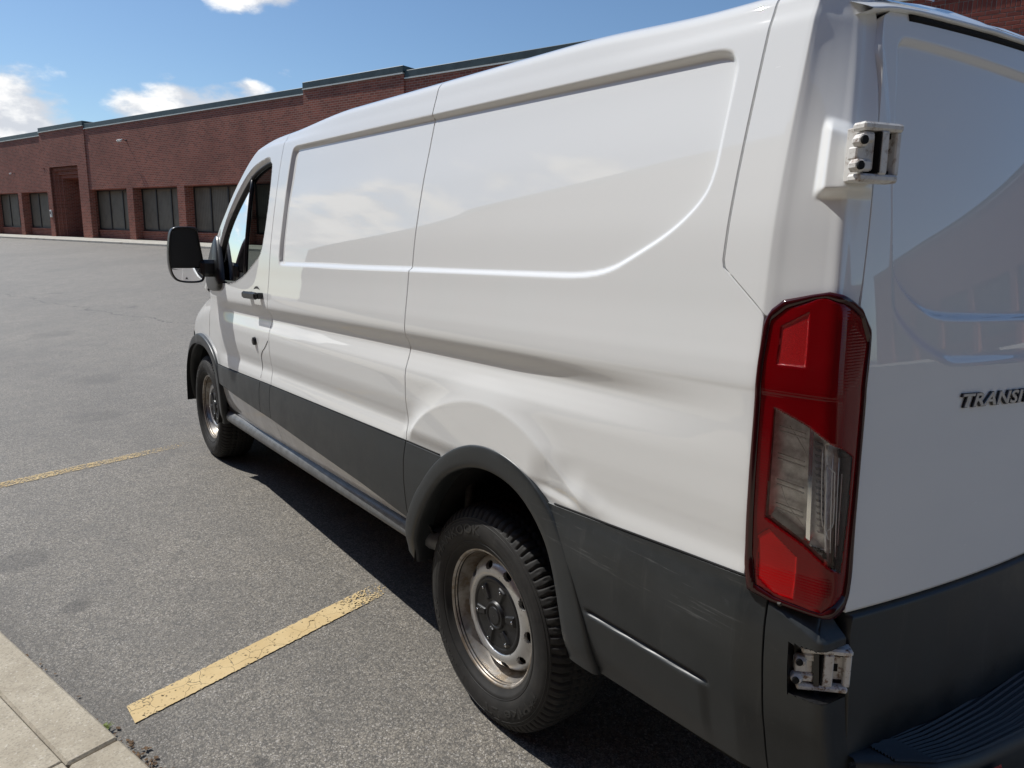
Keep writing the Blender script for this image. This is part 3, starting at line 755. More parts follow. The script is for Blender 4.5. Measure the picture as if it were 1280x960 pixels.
    # rolled rear edge of the roof above the doors
    rx = np.linspace(.186, 1.874, 80); m_ = np.minimum(rx, 2.06-rx)
    zr = np.interp(m_, _pts[-12:, 0], _pts[-12:, 1]); zr = zr+shear(-.72, zr)
    rbs = sum(np.exp(-((m_-c)/.035)**4) for c in (.56, .82))*.009
    bul = .110*(1-np.clip((1.03-m_)/.92, 0, 1)**2)
    yend = Rr(1.92)-.012-bul; zend = np.interp(m_, [.15, .20, .24, .31, 1.03], [1.885, 1.890, 1.897, 1.900, 1.904])
    P = []
    for qy, qz in ((0, 0), (.12, .02), (.25, .065), (.41, .16), (.56, .31), (.72, .51), (.875, .76), (.97, .93), (1.0, 1.0), (.99, 1.03), (.85, 1.05)):
        y = -.72+(yend+.72)*qy
        P.append(np.stack([rx, y, zr+(zend-zr)*qz+rbs*(1-qy)**.5], -1))
    P = np.array(P); mk('roof_rear_lip', rake(P), gfaces(*P.shape[:2]), 'paint', van)
    MB().tube(rake(np.stack([rx[5:-5], yend[5:-5]+.012, zend[5:-5]-.010], -1)), .007, 6).build('door_top_gap', 'gap_black', van, True)  # black tube put in for the shaded gap over the doors
    # ---- rear doors
    RREC = chaikin([(.30, 1.853), (.66, 1.838), (.95, 1.828), (.975, 1.80), (.975, 1.37), (.95, 1.327), (.62, 1.333), (.47, 1.338), (.338, 1.343), (.285, 1.360), (.232, 1.397), (.206, 1.435), (.200, 1.489), (.209, 1.559), (.228, 1.70), (.246, 1.80), (.256, 1.848)], 3)
    OUT = chaikin([(.205, 2.1), (.198, 1.5), (.194, 1.378), (.212, 1.346), (.27, 1.300), (.35, 1.264), (.40, 1.259), (.63, 1.253), (1.1, 1.24), (1.1, 2.1)], 3)
    def rdoor(x, z):
        P = door_rear(x, z); x, z = P[..., 0], P[..., 2]
        d = sdf(x, z, RREC); P[..., 1] += .0115*sst(-d/.014+.15)
        d = sdf(x, z, OUT); P[..., 1] += .007*sst(-d/.022+.3)
        return P
    tl_edge = lambda z: side_z(np.interp(z, [q[0] for q in TL_R], [q[1] for q in TL_R]), z)[..., 0]+.004
    dl = lambda z: np.where(z < 1.385, np.maximum(seam_x(z), tl_edge(z))+.001, seam_x(z)+.0008)
    dtopz = lambda x: np.interp(x, [.24, .27, .31, 1.03], [1.865, 1.892, 1.903, 1.915])
    zs = np.linspace(.819, 1.896, 240)
    Ug, Sg = uz(zs, lambda z: dl(z)+.016*sst((z-1.876)/.020)**2, const(1.027), 240)
    V, F = shell(rdoor, Ug, Sg, 1.0, fold=.03)
    rd = L(mk('rear_door', V, F, 'paint', van))
    MB().box((1.022, -1.20, .82), (1.038, -.9, 1.9), rake).build('door_gap', 'gap_black', van)
    # dark lower moulding of the doors
    zs = np.linspace(.52, .810, 40)
    Ug, Sg = uz(zs, lambda z: np.interp(z, [.52, .78, .810], [.100, .100, .106]), const(1.027), 60)
    V, F = shell(door_rear, Ug, Sg, 1.0, off=.004, fold=.03)
    L(mk('door_moulding', V, F, 'plastic', van))
    # ---- plastic skirt
    zt_c = lambda u: np.interp(u, [-.99, -.79, -.58, -.4, .4, 1.8, 2.3, 2.86], [.858, .852, .844, .838, .838, .826, .819, .806])
    zb_c = lambda u: np.interp(u, [.35, .4, .76, 1.23, 1.78, 2.06, 2.8], [.555, .56, .594, .622, .657, .668, .70])
    def strip(name, u0, u1, zlo, zhi, n, m, mask=None, off=.0, folds='lrtb', cut=None):
        tu = tt(n, abs(np.max(u1(.7*np.ones(1)))-np.max(u0(.7*np.ones(1))))); tz_ = tt(m, .2)
        z = .7*np.ones((m+2, n+2))
        for _ in range(6):
            a = u0(z); b = u1(z); U = a*(1-tu[None])+b*tu[None]
            z = zlo(U)*(1-tz_[:, None])+zhi(U)*tz_[:, None]
        mk_ = None
        if mask is not None: mk_ = mask(.25*(U[1:, 1:]+U[1:, :-1]+U[:-1, 1:]+U[:-1, :-1]), .25*(z[1:, 1:]+z[1:, :-1]+z[:-1, 1:]+z[:-1, :-1]))
        out = -1.0
        V, F = shell(clad, U, z, out, off=off, mask=mk_, folds=folds, fold=.016)
        o = L(mk(name, V, F, 'plastic', van))
        c0, c1 = cut if cut else (0, None)
        tp = side_z(U[-1], z[-1]+.0028)[c0:c1]; tp[:, 0] -= .0012
        L(MB().tube(rake(tp), .0026, 5).build('moulding_gap', 'gap_black', o, True)); return o  # black tube standing in for the shadow gap above the moulding
    g2 = .0025
    foz = lambda z: np.interp(z, FL_O[:50, 1], FL_O[:50, 0])          # front edge of the rear arch by height
    o2 = FL_O[np.argmax(FL_O[:, 1]):]; foz2 = lambda z: np.interp(z, o2[::-1, 1], o2[::-1, 0])
    f2 = FF_O[:np.argmax(FF_O[:, 1])]; ffz = lambda z: np.interp(z, f2[6:, 1], f2[6:, 0])
    strip('skirt_moulding', const(1.951+g2), lambda z: ffz(z), zb_c, zt_c, 90, 34)
    strip('skirt_moulding', const(BP+g2), const(1.951-g2), zb_c, zt_c, 24, 34)
    strip('skirt_moulding', const(MID+g2), const(BP-g2), zb_c, zt_c, 120, 34)
    strip('skirt_moulding', lambda z: foz(z)-.012, const(MID-g2), zb_c, zt_c, 24, 34, cut=(4, None))
    strip('quarter_moulding', const(-.981), lambda z: foz2(z)+.018, lambda u: np.interp(u, [-.99, -.5], [.444, .432]), zt_c, 110, 110, cut=(0, -8))
    V, F = flare(FL_O, FL_I, XW); L(mk('wheel_arch_trim', V, F, 'plastic', van))
    V, F = flare(FF_O, FF_I, XW, lambda y: taper(np.minimum(y, 3.45))*.8); L(mk('wheel_arch_trim', V, F, 'plastic', van))
    # ---- sill: white strip is the skin; below it a plastic running board
    sy = np.linspace(.30, 2.86, 60)
    prof = [(.085, .520), (.050, .516), (.036, .500), (.030, .482), (.034, .462), (.052, .444), (.085, .432), (.16, .425)]
    e_ = np.clip((sy-.30)/.12, 0, 1); e2 = np.clip((2.86-sy)/.06, 0, 1)
    P = np.array([[(x+.03*(1-sst(a))+.05*(1-sst(b)), y, z) for x, z in prof] for y, a, b in zip(sy, e_, e2)])
    L(mk('sill_board', rake(P), gfaces(*P.shape[:2]), 'sill_plastic', van))
    P = np.stack([np.array([(x, y, z) for y in np.linspace(.32, 2.85, 20)]) for x, z in ((.045, .545), (.060, .515), (.11, .515))], 1)
    L(mk('sill_flange', rake(P), gfaces(*P.shape[:2]), 'gap_black', van))
    # ---- rear bumper corner with the ledge under the lamp
    ztop = lambda u: np.interp(u, [-1.20, -1.15, -1.07, -1.0, -.98], [.776, .776, .779, .812, .824])
    tu = tt(90, .2); tz_ = np.r_[tt(90, .4)]
    uu = -.985+(-1.152+.985)*tu
    Ug = np.repeat(uu[None], len(tz_), 0); Zg = .40*(1-tz_[:, None])+ztop(Ug)*tz_[:, None]
    Uc = .25*(Ug[1:, 1:]+Ug[1:, :-1]+Ug[:-1, 1:]+Ug[:-1, :-1]); Zc = .25*(Zg[1:, 1:]+Zg[1:, :-1]+Zg[:-1, 1:]+Zg[:-1, :-1])
    pocket = (Uc < -1.021) & (Zc > .664) & (Zc < .764)
    P0 = clad(Ug, Zg)+normals(clad, Ug, Zg, -1.0)*.004
    N0 = normals(clad, Ug, Zg, -1.0)
    rows = [P0]
    top = P0[-1]; hz = N0[-1].copy(); hz[:, 2] = 0
    for run, up in ((.004, .0045), (.016, .014), (.040, .034), (.07, .045)):
        rows.append((top-hz*run+np.array([0, 0, up]))[None])
    # left fold and right return
    PP = np.concatenate(rows, 0); fm = np.ones((PP.shape[0]-1, PP.shape[1]-1), bool); fm[:pocket.shape[0]] = ~pocket
    l = PP[:, :1].copy(); l[..., 0] += .016
    r1 = PP[:, -1:].copy(); r1[..., 1] += .09
    PP = np.concatenate([l, PP, r1], 1); fm = np.concatenate([fm[:, :1], fm, fm[:, -1:]], 1)
    bc = L(mk('bumper_corner', rake(PP), gfaces(PP.shape[0], PP.shape[1], fm), 'plastic', van))
    # pocket lining
    pu = np.array([-1.021, -1.021, -1.06, -1.10, -1.152]); po = [(.004, .0), (-.05, .0)]
    def lin(u, z, dep): 
        p = clad(np.array([u]), np.array([z]))[0]; n = normals(clad, np.array([[u]]), np.array([[z]]), -1.0)[0, 0]; return p+n*(.004-dep)
    us = np.linspace(-1.021, -1.152, 10)
    mbp = MB()
    for z in (.664, .764):
        a = [lin(u, z, 0) for u in us]; b = [lin(u, z, .03) for u in us]; mbp.add(rake(np.array(a+b)), [(i, i+1, i+11, i+10) for i in range(9)])
    a = [lin(u, .664, .03) for u in us]; b = [lin(u, .764, .03) for u in us]; mbp.add(rake(np.array(a+b)), [(i, i+1, i+11, i+10) for i in range(9)])
    mbp.add(rake(np.array([lin(-1.021, .664, 0), lin(-1.021, .764, 0), lin(-1.021, .764, .03), lin(-1.021, .664, .03)])), [(0, 1, 2, 3)])
    L(mbp.build('pocket_lining', 'black_plastic', bc))
    sc_ = lin(-1.002, .828, -.001); MB().tube(rake(np.array([sc_, sc_+(-.004, 0, .004)])), [.005, .0035], 12).build('screw', 'under_steel', bc)
    # ---- rear step
    st = []
    xs_ = np.linspace(.105, 1.955, 90); m_ = np.minimum(xs_, 2.06-xs_)
    ye = np.interp(m_, [.10, .145, .217, .30, .46, .70, 1.03], [-1.135, -1.172, -1.236, -1.268, -1.300, -1.325, -1.335])
    zt_ = .535
    profs = [(0.0, zt_, 0), (.6, zt_+.001, 1), (.93, zt_+.001, 1), (1.0, zt_-.008, 1), (1.015, zt_-.03, 1), (1.0, zt_-.09, 1), (.8, zt_-.14, 1), (.3, zt_-.16, 1)]
    P = np.array([np.stack([xs_, -1.05+(ye+1.05)*k, np.full(len(xs_), z)], -1) for k, z, _ in profs])
    stp = mk('rear_step', rake(P), gfaces(*P.shape[:2]), 'plastic', van)
    for i in range(16):
        k = .16+.05*i; x0 = .15; pts = np.stack([np.linspace(.16, 1.90, 30)]*1, -1)[:, 0]
        mm = np.minimum(pts, 2.06-pts); yy = -1.05+(np.interp(mm, m_[:45], ye[:45])+1.05)*(.30+.045*i)
        MB().tube(rake(np.stack([pts, yy, np.full(30, zt_+.0025)], -1)), .0034, 4).build('tread_rib', 'plastic', stp)
    rf = np.array([[(x, np.interp(x, xs_[:45], ye[:45])-.012-.002*k, z) for x in np.linspace(.23, .36, 8)] for k, z in ((0, .462), (1, .468), (1, .498), (0, .504))])
    L(mk('rear_reflector', rake(rf), gfaces(4, 8), 'reflector_red', van))
    # ---- lettering on the left rear door
    badge(van, rd)
    # ---- lamps, hinges
    tail_light(van, L)
    hinges(van, L)
    # ---- mirror
    mirror(van, L)
    # ---- dark inside: floor pan, arch liners, black shell added behind the gaps against light leaks, cab lining
    pan = MB()
    pan.box((.16, .62, .40), (1.90, 2.75, .50), rake); pan.box((.42, -.60, .46), (1.64, .62, .52), rake); pan.box((.10, -1.05, .44), (1.96, -.60, .50), rake)
    pan.box((.42, 2.75, .42), (1.64, 4.0, .48), rake)
    pan.cyl((.3, 0, .345), (1.76, 0, .345), .055, 14); pan.box((.60, -.8, .36), (.68, 3.9, .47), rake); pan.box((1.38, -.8, .36), (1.46, 3.9, .47), rake)
    pan.build('floor_pan', 'under_black', van)
    def liner(path, yc):
        q = np.vstack([path]); P = np.stack([np.stack([np.full(len(q), x), q[:, 0], q[:, 1]], -1) for x in (.012, .03, .44)], 1)
        P[:, 2, 1:] = np.array([yc, .3])+(P[:, 2, 1:]-np.array([yc, .3]))*.98
        V = list(P.reshape(-1, 3)); n0 = len(V); F = [tuple(f) for f in gfaces(*P.shape[:2])]
        V.append((.44, yc, .35)); F += [(i*3+2, (i+1)*3+2, n0) for i in range(len(q)-1)]
        return rake(np.array(V)), F
    V, F = liner((FL_I-np.array([-.05, .40]))*1.02+np.array([-.05, .40]), -.03); L(mk('arch_liner', V, F, 'under_black', van))
    V, F = liner((FF_I-np.array([3.28, .40]))*1.02+np.array([3.28, .40]), 3.28); L(mk('arch_liner', V, F, 'under_black', van))
    sp = MB(); sp.tube(rake(np.array([(.30, -.20, .50), (.30, -.20, .72)])), .03, 10); L(sp.build('damper', 'under_steel', van)); sp = MB(); sp.box((.24, .02, .48), (.30, .09, .80), rake, .01); L(sp.build('bracket', 'under_steel', van)); sp = MB(); sp.tube(rake(np.array([(.16, .20, .45), (.15, .23, .62), (.17, .24, .78)])), .018, 8); L(sp.build('brake_hose', 'under_steel', van, True))
    for y0_, y1_, zz0 in ((-.86, 2.0, .90),):
        zs = np.linspace(zz0, 1.94, 40); ys2 = np.linspace(y0_, 1.76, 50); Yg, Zg2 = np.meshgrid(ys2, zs); P = side_z(Yg, Zg2); P[..., 0] += .035
        L(mk('gap_blackout', rake(P), gfaces(*P.shape[:2]), 'gap_black', van))
    zs = np.linspace(1.34, 1.92, 30); us = np.linspace(-.80, -1.12, 24); Ug, Zg2 = np.meshgrid(us, zs); P = side_z(Ug, Zg2)-.02*normals(side_z, Ug, Zg2, -1.0); L(mk('gap_blackout', rake(P), gfaces(*P.shape[:2]), 'gap_black', van))
    zs = np.linspace(.55, 1.93, 30); Zg2 = np.repeat(zs[:, None], 20, 1); Xg = seam_x(Zg2)-.01+(1.04-seam_x(Zg2))*np.linspace(0, 1, 20)[None]; P = door_rear(Xg, Zg2); P[..., 1] += .045; L(mk('gap_blackout', rake(P), gfaces(*P.shape[:2]), 'gap_black', van))
    P = np.array([[(.06, y, .50), (.05, y, .90)] for y in np.linspace(.42, 2.7, 12)]); L(mk('gap_blackout', rake(P), gfaces(*P.shape[:2]), 'gap_black', van))
    P = np.array([[(.05, y, .42), (.05, y, .90)] for y in (-.95, -.7, -.56)]); L(mk('gap_blackout', rake(P), gfaces(*P.shape[:2]), 'gap_black', van))
    bh = MB(); bh.box((.19, 1.66, .5), (1.87, 1.70, 1.99), rake); bh.build('bulkhead', 'cloth_dark', van)
    ds = MB(); ds.box((.14, 2.72, .95), (1.92, 3.2, 1.20), rake, .05); ds.build('dashboard', 'black_plastic', van)
    for x in (.28, 1.28):
        se = MB(); se.box((x, 1.95, .82), (x+.50, 2.42, .98), rake, .05); se.box((x, 1.80, .96), (x+.50, 1.94, 1.60), rake, .05); se.box((x+.12, 1.81, 1.62), (x+.38, 1.92, 1.82), rake, .04)
        so_ = se.build('seat', 'cloth_dark', van)
    th = np.linspace(0, 2*math.pi, 25)[:-1]
    MB().tube(rake(np.stack([.53+.19*np.cos(th), 2.60+.07*np.sin(th), 1.22+.17*np.sin(th)], -1)), .016, 8, closed=True).build('steering_wheel', 'black_plastic', van, True)
    wheels(van)
    # ---- mirrored right-hand parts
    for o in list(LEFT):
        me = o.data.copy(); n = len(me.vertices); co = np.empty(n*3, np.float32); me.vertices.foreach_get('co', co); co = co.reshape(-1, 3)
        offx = ROOT_AT[o][0]; co[:, 0] = 2.06-(co[:, 0]+offx)-offx; me.vertices.foreach_set('co', co.ravel()); me.flip_normals(); me.update()
        r = bpy.data.objects.new(o.name.split('.')[0], me); COL.objects.link(r); o['_twin'] = r.name; ROOT_AT[r] = ROOT_AT[o]
    for o in LEFT:
        r = bpy.data.objects[o['_twin']]; p = o.parent; r.parent = bpy.data.objects[p['_twin']] if '_twin' in p else p
    for o in LEFT: del o['_twin']
    return van
def side_z_pocket(u, z):
    """corner pillar with the raised boss in which the upper hinge sits"""
    P = side_z(u, z)
    w = sst((-1.000-u)/.026)*sst((u+1.24)/.03)*sst((z-1.556-.0)/.020)*sst((1.692-z-.25*np.clip(-1.06-u, -.05, .02))/.028)
    P = P.copy(); P[..., 0] -= .020*w; P[..., 1] -= .010*w
    return P
def arc3(P, n):
    P = np.asarray(P, float); d = np.r_[0, np.cumsum(np.linalg.norm(np.diff(P, axis=0), axis=1))]; t = np.linspace(0, d[-1], n)
    return np.stack([pchip(d, P[:, k])(t) for k in range(3)], -1)
def wing(y, z):
    P = side_z(y, z); y, z = P[..., 1], P[..., 2]
    topz = np.interp(y, [2.9, 3.2, 3.6, 3.9, 4.1, 4.25], [1.27, 1.225, 1.13, 1.03, .95, .86])
    k = np.clip((z-topz+.16)/.16, 0, 1)
    P = P.copy(); P[..., 0] += .075*k**2.5; return P
# ------------------------------------------------------------------ lettering as solid mesh
def text_mesh(s, size, extrude, offset=0.0, shear=0.0, spacing=1.0):
    cu = bpy.data.curves.new('text', 'FONT'); cu.body = s; cu.size = size; cu.extrude = extrude; cu.offset = offset
    cu.shear = shear; cu.space_character = spacing; cu.resolution_u = 3
    o = bpy.data.objects.new('text', cu); COL.objects.link(o)
    dg = bpy.context.evaluated_depsgraph_get(); me = bpy.data.meshes.new_from_object(o.evaluated_get(dg))
    V = np.array([v.co for v in me.vertices]); F = [tuple(p.vertices) for p in me.polygons]
    bpy.data.objects.remove(o); bpy.data.curves.remove(cu); bpy.data.meshes.remove(me)
    return V, F
def badge(van, door):
    def put(name, offs, size, m, par):
        V, F = text_mesh('TRANSIT', .036, size, offs, .28, 1.06)
        c = .036
        lo = np.array([0.0, 0.0]); W = put.w
        x = .387+V[:, 0]/W*.275; z = 1.173-.041*(x-.387)+V[:, 1]/put.h*.0255
        P = door_rear(x, z); P[:, 1] -= .0012+V[:, 2]+size
        return mk(name, rake(P), F, m, par, False)
    V, F = text_mesh('TRANSIT', .036, .001, .0009, .28, 1.06); put.w = V[:, 0].max(); put.h = V[:, 1].max()
    b = put('badge_backing', .0021, .0016, 'black_plastic', door)
    return put('badge', .0008, .0023, 'satin_silver', door)

# ------------------------------------------------------------------ rear lamp
TL_L = [(.823, -1.05), (.827, -.985), (.836, -.950), (.887, -.941), (1.27, -.943), (1.345, -.945), (1.366, -.955), (1.383, -.974), (1.394, -1.025), (1.399, -1.06)]
TL_R = [(.823, -1.095), (.834, -1.117), (.853, -1.128), (1.064, -1.152), (1.278, -1.174), (1.334, -1.171), (1.371, -1.138), (1.395, -1.088), (1.399, -1.06)]
TI_L = [(.835, -1.045), (.839, -.992), (.852, -.962), (.91, -.954), (1.275, -.954), (1.345, -.957), (1.368, -.982), (1.385, -1.030), (1.387, -1.05)]
TI_R = [(.835, -1.072), (.866, -1.108), (1.068, -1.136), (1.307, -1.162), (1.353, -1.135), (1.379, -1.088), (1.387, -1.058)]
CLEAR = [(-.978, 1.192), (-1.035, 1.166), (-1.127, 1.112), (-1.117, 1.008), (-1.097, .907), (-1.032, .953), (-.973, .987)]
REFLEX = [(-.977, 1.335), (-1.023, 1.362), (-1.025, 1.268), (-.977, 1.269)]
LOWRED = [(-.962, .95), (-.979, .968), (-1.022, .927), (-1.020, .846), (-.99, .848), (-.966, .868)]
def tail_light(van, L):
    out = np.array([(u, z) for z, u in TL_L]+[(u, z) for z, u in TL_R[::-1]]); inn = np.array([(u, z) for z, u in TI_L]+[(u, z) for z, u in TI_R[::-1]])
    def loop(P, n=200):
        c = P.mean(0); Q = P; Q = np.vstack([Q, Q[:1]]); 
        d = np.r_[0, np.cumsum(np.hypot(*(np.diff(Q, axis=0)/np.array([1., 1.])).T))]; t = np.linspace(0, d[-1], 3000)
        D = np.stack([np.interp(t, d, Q[:, 0]), np.interp(t, d, Q[:, 1])], -1)
        ang = np.arctan2((D[:, 1]-1.1)/.28, (D[:, 0]+1.06)/.11); a = np.linspace(-math.pi, math.pi, n+1)[:-1]
        o = np.argsort(ang); return np.stack([np.interp(a, ang[o], D[o, 0], period=2*math.pi), np.interp(a, ang[o], D[o, 1], period=2*math.pi)], -1)
    A, B = loop(out), loop(inn)
    def on(uv, off):
        P = side_z(uv[..., 0], uv[..., 1]); return P+normals(side_z, uv[..., 0], uv[..., 1], -1.0)*off
    cols = [(0, -.022), (0, .006), (.10, .0110), (.35, .0135), (.95, .0135), (1.0, .006), (1.0, -.021)]
    P = np.stack([on(A*(1-w)+B*w, o) for w, o in cols], 1)
    n, m = P.shape[:2]; F = np.array([[i*m+j, i*m+j+1, ((i+1) % n)*m+j+1, ((i+1) % n)*m+j] for i in range(n) for j in range(m-1)])
    tl = L(mk('tail_light', rake(P), F, 'lamp_bezel', van))
    # bowl behind the covers
    zs = np.linspace(.832, 1.390, 120); U, S = uz(zs, tab(TI_L), tab(TI_R), 48)
    Pb = side_z(U, S)+normals(side_z, U, S, -1.0)*-.019
    inC = sdf(.25*(U[1:, 1:]+U[1:, :-1]+U[:-1, 1:]+U[:-1, :-1]), .5*(S[1:, 1:]+S[:-1, 1:]), np.array(CLEAR)) < .006
    L(mk('lamp_bowl', rake(Pb), gfaces(*Pb.shape[:2], ~inC), 'lamp_dark', tl)); L(mk('reversing_bowl', rake(Pb), gfaces(*Pb.shape[:2], inC), 'bowl_silver', tl))
    zs = np.linspace(.8355, 1.3865, 300); U, S = uz(zs, tab(TI_L), tab(TI_R), 110)
    U = U+0; P = side_z(U, S); N = normals(side_z, U, S, -1.0); 
    t = np.linspace(0, 1, U.shape[1])[None]; P = P+N*(.0105+.0035*(1-(2*t-1)**4))[..., None]
    Uc = .25*(U[1:, 1:]+U[1:, :-1]+U[:-1, 1:]+U[:-1, :-1]); Zc = .5*(S[1:, 1:]+S[:-1, 1:])
    dC, dR, dL = (sdf(Uc, Zc, np.array(q)) for q in (CLEAR, REFLEX, LOWRED))
    # moulded steps where the covers meet
    stp = lambda q, w: sst(.5-sdf(U, S, np.array(q))/w)
    P = P-N*(.0022*stp(CLEAR, .004)+.0020*stp(REFLEX, .003)+.0012*stp(LOWRED, .003))[..., None]
    c, r, l = dC < 0, (dR < 0), (dL < 0)
    V = rake(P)
    def sub(name, mask, m):
        F = gfaces(P.shape[0], P.shape[1], mask); used = np.unique(F); k = np.full(V.reshape(-1, 3).shape[0], -1); k[used] = np.arange(len(used))
        return L(mk(name, V.reshape(-1, 3)[used], k[F], m, tl))
    sub('red_lens', ~(c | r | l), 'red_glass'); sub('clear_lens', c, 'clear_glass'); sub('lamp_reflector', r, 'reflector_red'); sub('brake_lens', l, 'bright_red_glass')
    pt = lambda u, z, o: on(np.array([u, z]), o)
    line = lambda pts, o, k=8: np.array([pt(u, z, o) for u, z in arc_rs(np.array(pts, float), k)])
    f = MB()
    for z0 in (1.158, 1.150, 1.108, 1.099, 1.060, 1.051, 1.015, 1.006):
        f.tube(rake(line([(-.984, z0), (-1.028, z0-.008)], -.001)), .0017, 5)
    f.tube(rake(line([(-1.0, 1.16), (-1.02, 1.13), (-1.036, 1.10)], -.003)), .001, 4); f.tube(rake(line([(-.990, 1.05), (-1.0, 1.02), (-1.03, .98)], -.003)), .001, 4)
    f.tube(rake(line([(-1.06, 1.13), (-1.062, 1.0), (-1.085, .965)], -.004, 12)), .0012, 4); f.tube(rake(line([(-1.075, 1.10), (-1.10, 1.085), (-1.098, .99), (-1.07, .98), (-1.073, 1.10)], -.004, 20)), .0012, 4)
    f.tube(rake(line([(-1.095, 1.12), (-1.092, .94)], -.005)), .0010, 4); f.tube(rake(line([(-1.112, 1.11), (-1.105, .93)], -.005)), .0012, 4); f.tube(rake(line([(-1.122, 1.08), (-1.112, .95)], -.005)), .0010, 4)
    L(f.build('lens_lines', 'lens_white', tl, True))['kind'] = 'stuff'
    d = MB()
    q = [(-1.0345, 1.164), (-1.0345, 1.06), (-1.033, .957)]
    a = line(q, -.001, 20); b = line([(u-.0075, z) for u, z in q], -.001, 20); d.add(rake(np.vstack([a, b])), [(i, i+1, i+21, i+20) for i in range(19)])
    a = line(q, -.001, 20); b = line(q, -.026, 20); d.add(rake(np.vstack([a, b])), [(i, i+1, i+21, i+20) for i in range(19)])
    for p0, p1 in (((-.984, 1.186), (-1.030, 1.164)), ((-1.044, 1.160), (-1.135, 1.112)), ((-.978, .990), (-1.03, .958)), ((-1.04, .952), (-1.103, .909))):
        a = line([p0, p1], .004, 6); b = line([(p0[0], p0[1]-.010 if p0[1] > 1.05 else p0[1]+.008), (p1[0], p1[1]-.010 if p1[1] > 1.05 else p1[1]+.008)], -.022, 6); d.add(rake(np.vstack([a, b])), [(i, i+1, i+7, i+6) for i in range(5)])
    L(d.build('lamp_divider', 'chrome', tl))
    g = MB()
    for i in range(15):
        z0 = 1.140-.0115*i; u0 = -1.043-.0006*i
        a = [pt(u0, z0, -.004), pt(u0-.016, z0-.004, -.010), pt(u0-.016, z0-.010, -.017), pt(u0, z0-.008, -.014)]
        g.add(rake(np.array(a)), [(0, 1, 2, 3)])
    L(g.build('lamp_ribs', 'lamp_silver', tl))['kind'] = 'stuff'
    rb = MB()
    for i in range(9):
        z0 = 1.345-.0115*i; u0 = -1.062+.000*i-.0; u0 = -1.050-.016*abs(i-4.6)/2.2 if i < 5 else -1.045
        a = line([(u0, z0), (-1.115, z0-.006), (-1.165, z0-.004)], -.002, 8); b = line([(u0, z0-.006), (-1.115, z0-.012), (-1.165, z0-.010)], -.016, 8)
        rb.add(rake(np.vstack([a, b])), [(j, j+1, j+9, j+8) for j in range(7)])
    for z0 in (.905, .894, .876, .866):
        a = line([(-.985, z0), (-1.012, z0-.003)], -.003, 4); rb.tube(rake(a), .0016, 4)
    for p0, p1 in (((-.985, 1.255), (-1.02, 1.243)), ((-.985, 1.218), (-1.02, 1.222))):
        rb.tube(rake(line([p0, p1], -.004, 5)), .0012, 4)
    L(rb.build('lamp_fins', 'lamp_silver', tl))['kind'] = 'stuff'
    bl = MB(); c0 = pt(-1.036, 1.240, -.024); c1 = pt(-1.036, 1.240, .002); bl.tube(rake(np.array([c0, c1])), [.016, .010], 14); L(bl.build('bulb_holder', 'gap_black', tl, True))

# ------------------------------------------------------------------ hinges
def hinge(van, L, A, B, z0, h, label=None):
    A = np.array(A, float); B = np.array(B, float); ln = np.hypot(*(B-A)); d = (B-A)/ln; nrm = np.array([d[1], -d[0]])
    s = ln/.14; sv = h/.10; sc = .5+.5*s
    def T(V):
        V = np.asarray(V, float); a = V[:, 0]*s; c = V[:, 1]*sc; b = V[:, 2]*sv
        return rake(np.stack([A[0]+d[0]*a+nrm[0]*c, A[1]+d[1]*a+nrm[1]*c, z0+b], -1))
    m = MB()
    m.box((.012, 0, .036), (.140, .034, .050), T, .004); m.box((.006, 0, -.050), (.134, .034, -.036), T, .004)
    m.box((.068, .004, -.037), (.094, .034, .037), T, .003); m.box((.122, .004, -.037), (.139, .030, .037), T, .003)
    m.box((.080, .002, -.037), (.130, .014, .037), T, .002); m.box((.035, -.03, -.046), (.12, .006, .046), T, .002)
    hg = L(m.build('hinge', 'hinge_paint', van)); hg.data.update()
    k = MB()
    k.box((.018, .004, .016), (.052, .030, .034), T, .004); k.box((-.004, .010, .008), (.026, .040, .028), T, .007)
    k.box((.012, .004, -.032), (.048, .030, -.012), T, .004); k.box((-.010, .010, -.034), (.020, .040, -.013), T, .007)
    k.box((.024, .003, -.030), (.060, .024, .030), T, .003); k.box((.0, .003, -.013), (.030, .026, .009), T, .003)
    L(k.build('hinge_knuckle', 'hinge_paint', hg))
    b = MB()
    b.box((.064, .004, -.034), (.0675, .0345, .034), T); b.box((.0945, .0142, .026), (.122, .0160, .037), T); b.box((.0945, .0142, -.037), (.122, .0160, -.028), T); b.box((.098, .0142, -.009), (.110, .0155, .008), T)
    for a, z in ((.006, .018), (0, -.024)):
        p = T(np.array([[a, .041, z]]))[0]; q = T(np.array([[a, .0365, z]]))[0]; b.cyl(q, p, .0075*sv, 14)
    b.box((.052, .004, .010), (.064, .020, .034), T); b.box((.052, .004, -.034), (.064, .020, -.024), T)
    r_ = L(b.build('hinge_recess_shade', 'gap_black', hg)); r_['kind'] = 'stuff'; return hg  # black plates put in for the shaded gaps and holes
def hinges(van, L):
    hinge(van, L, (.046, -1.052), (.134, -1.078), 1.626, .094)
    hinge(van, L, (.036, -1.036), (.104, -1.106), .714, .086)

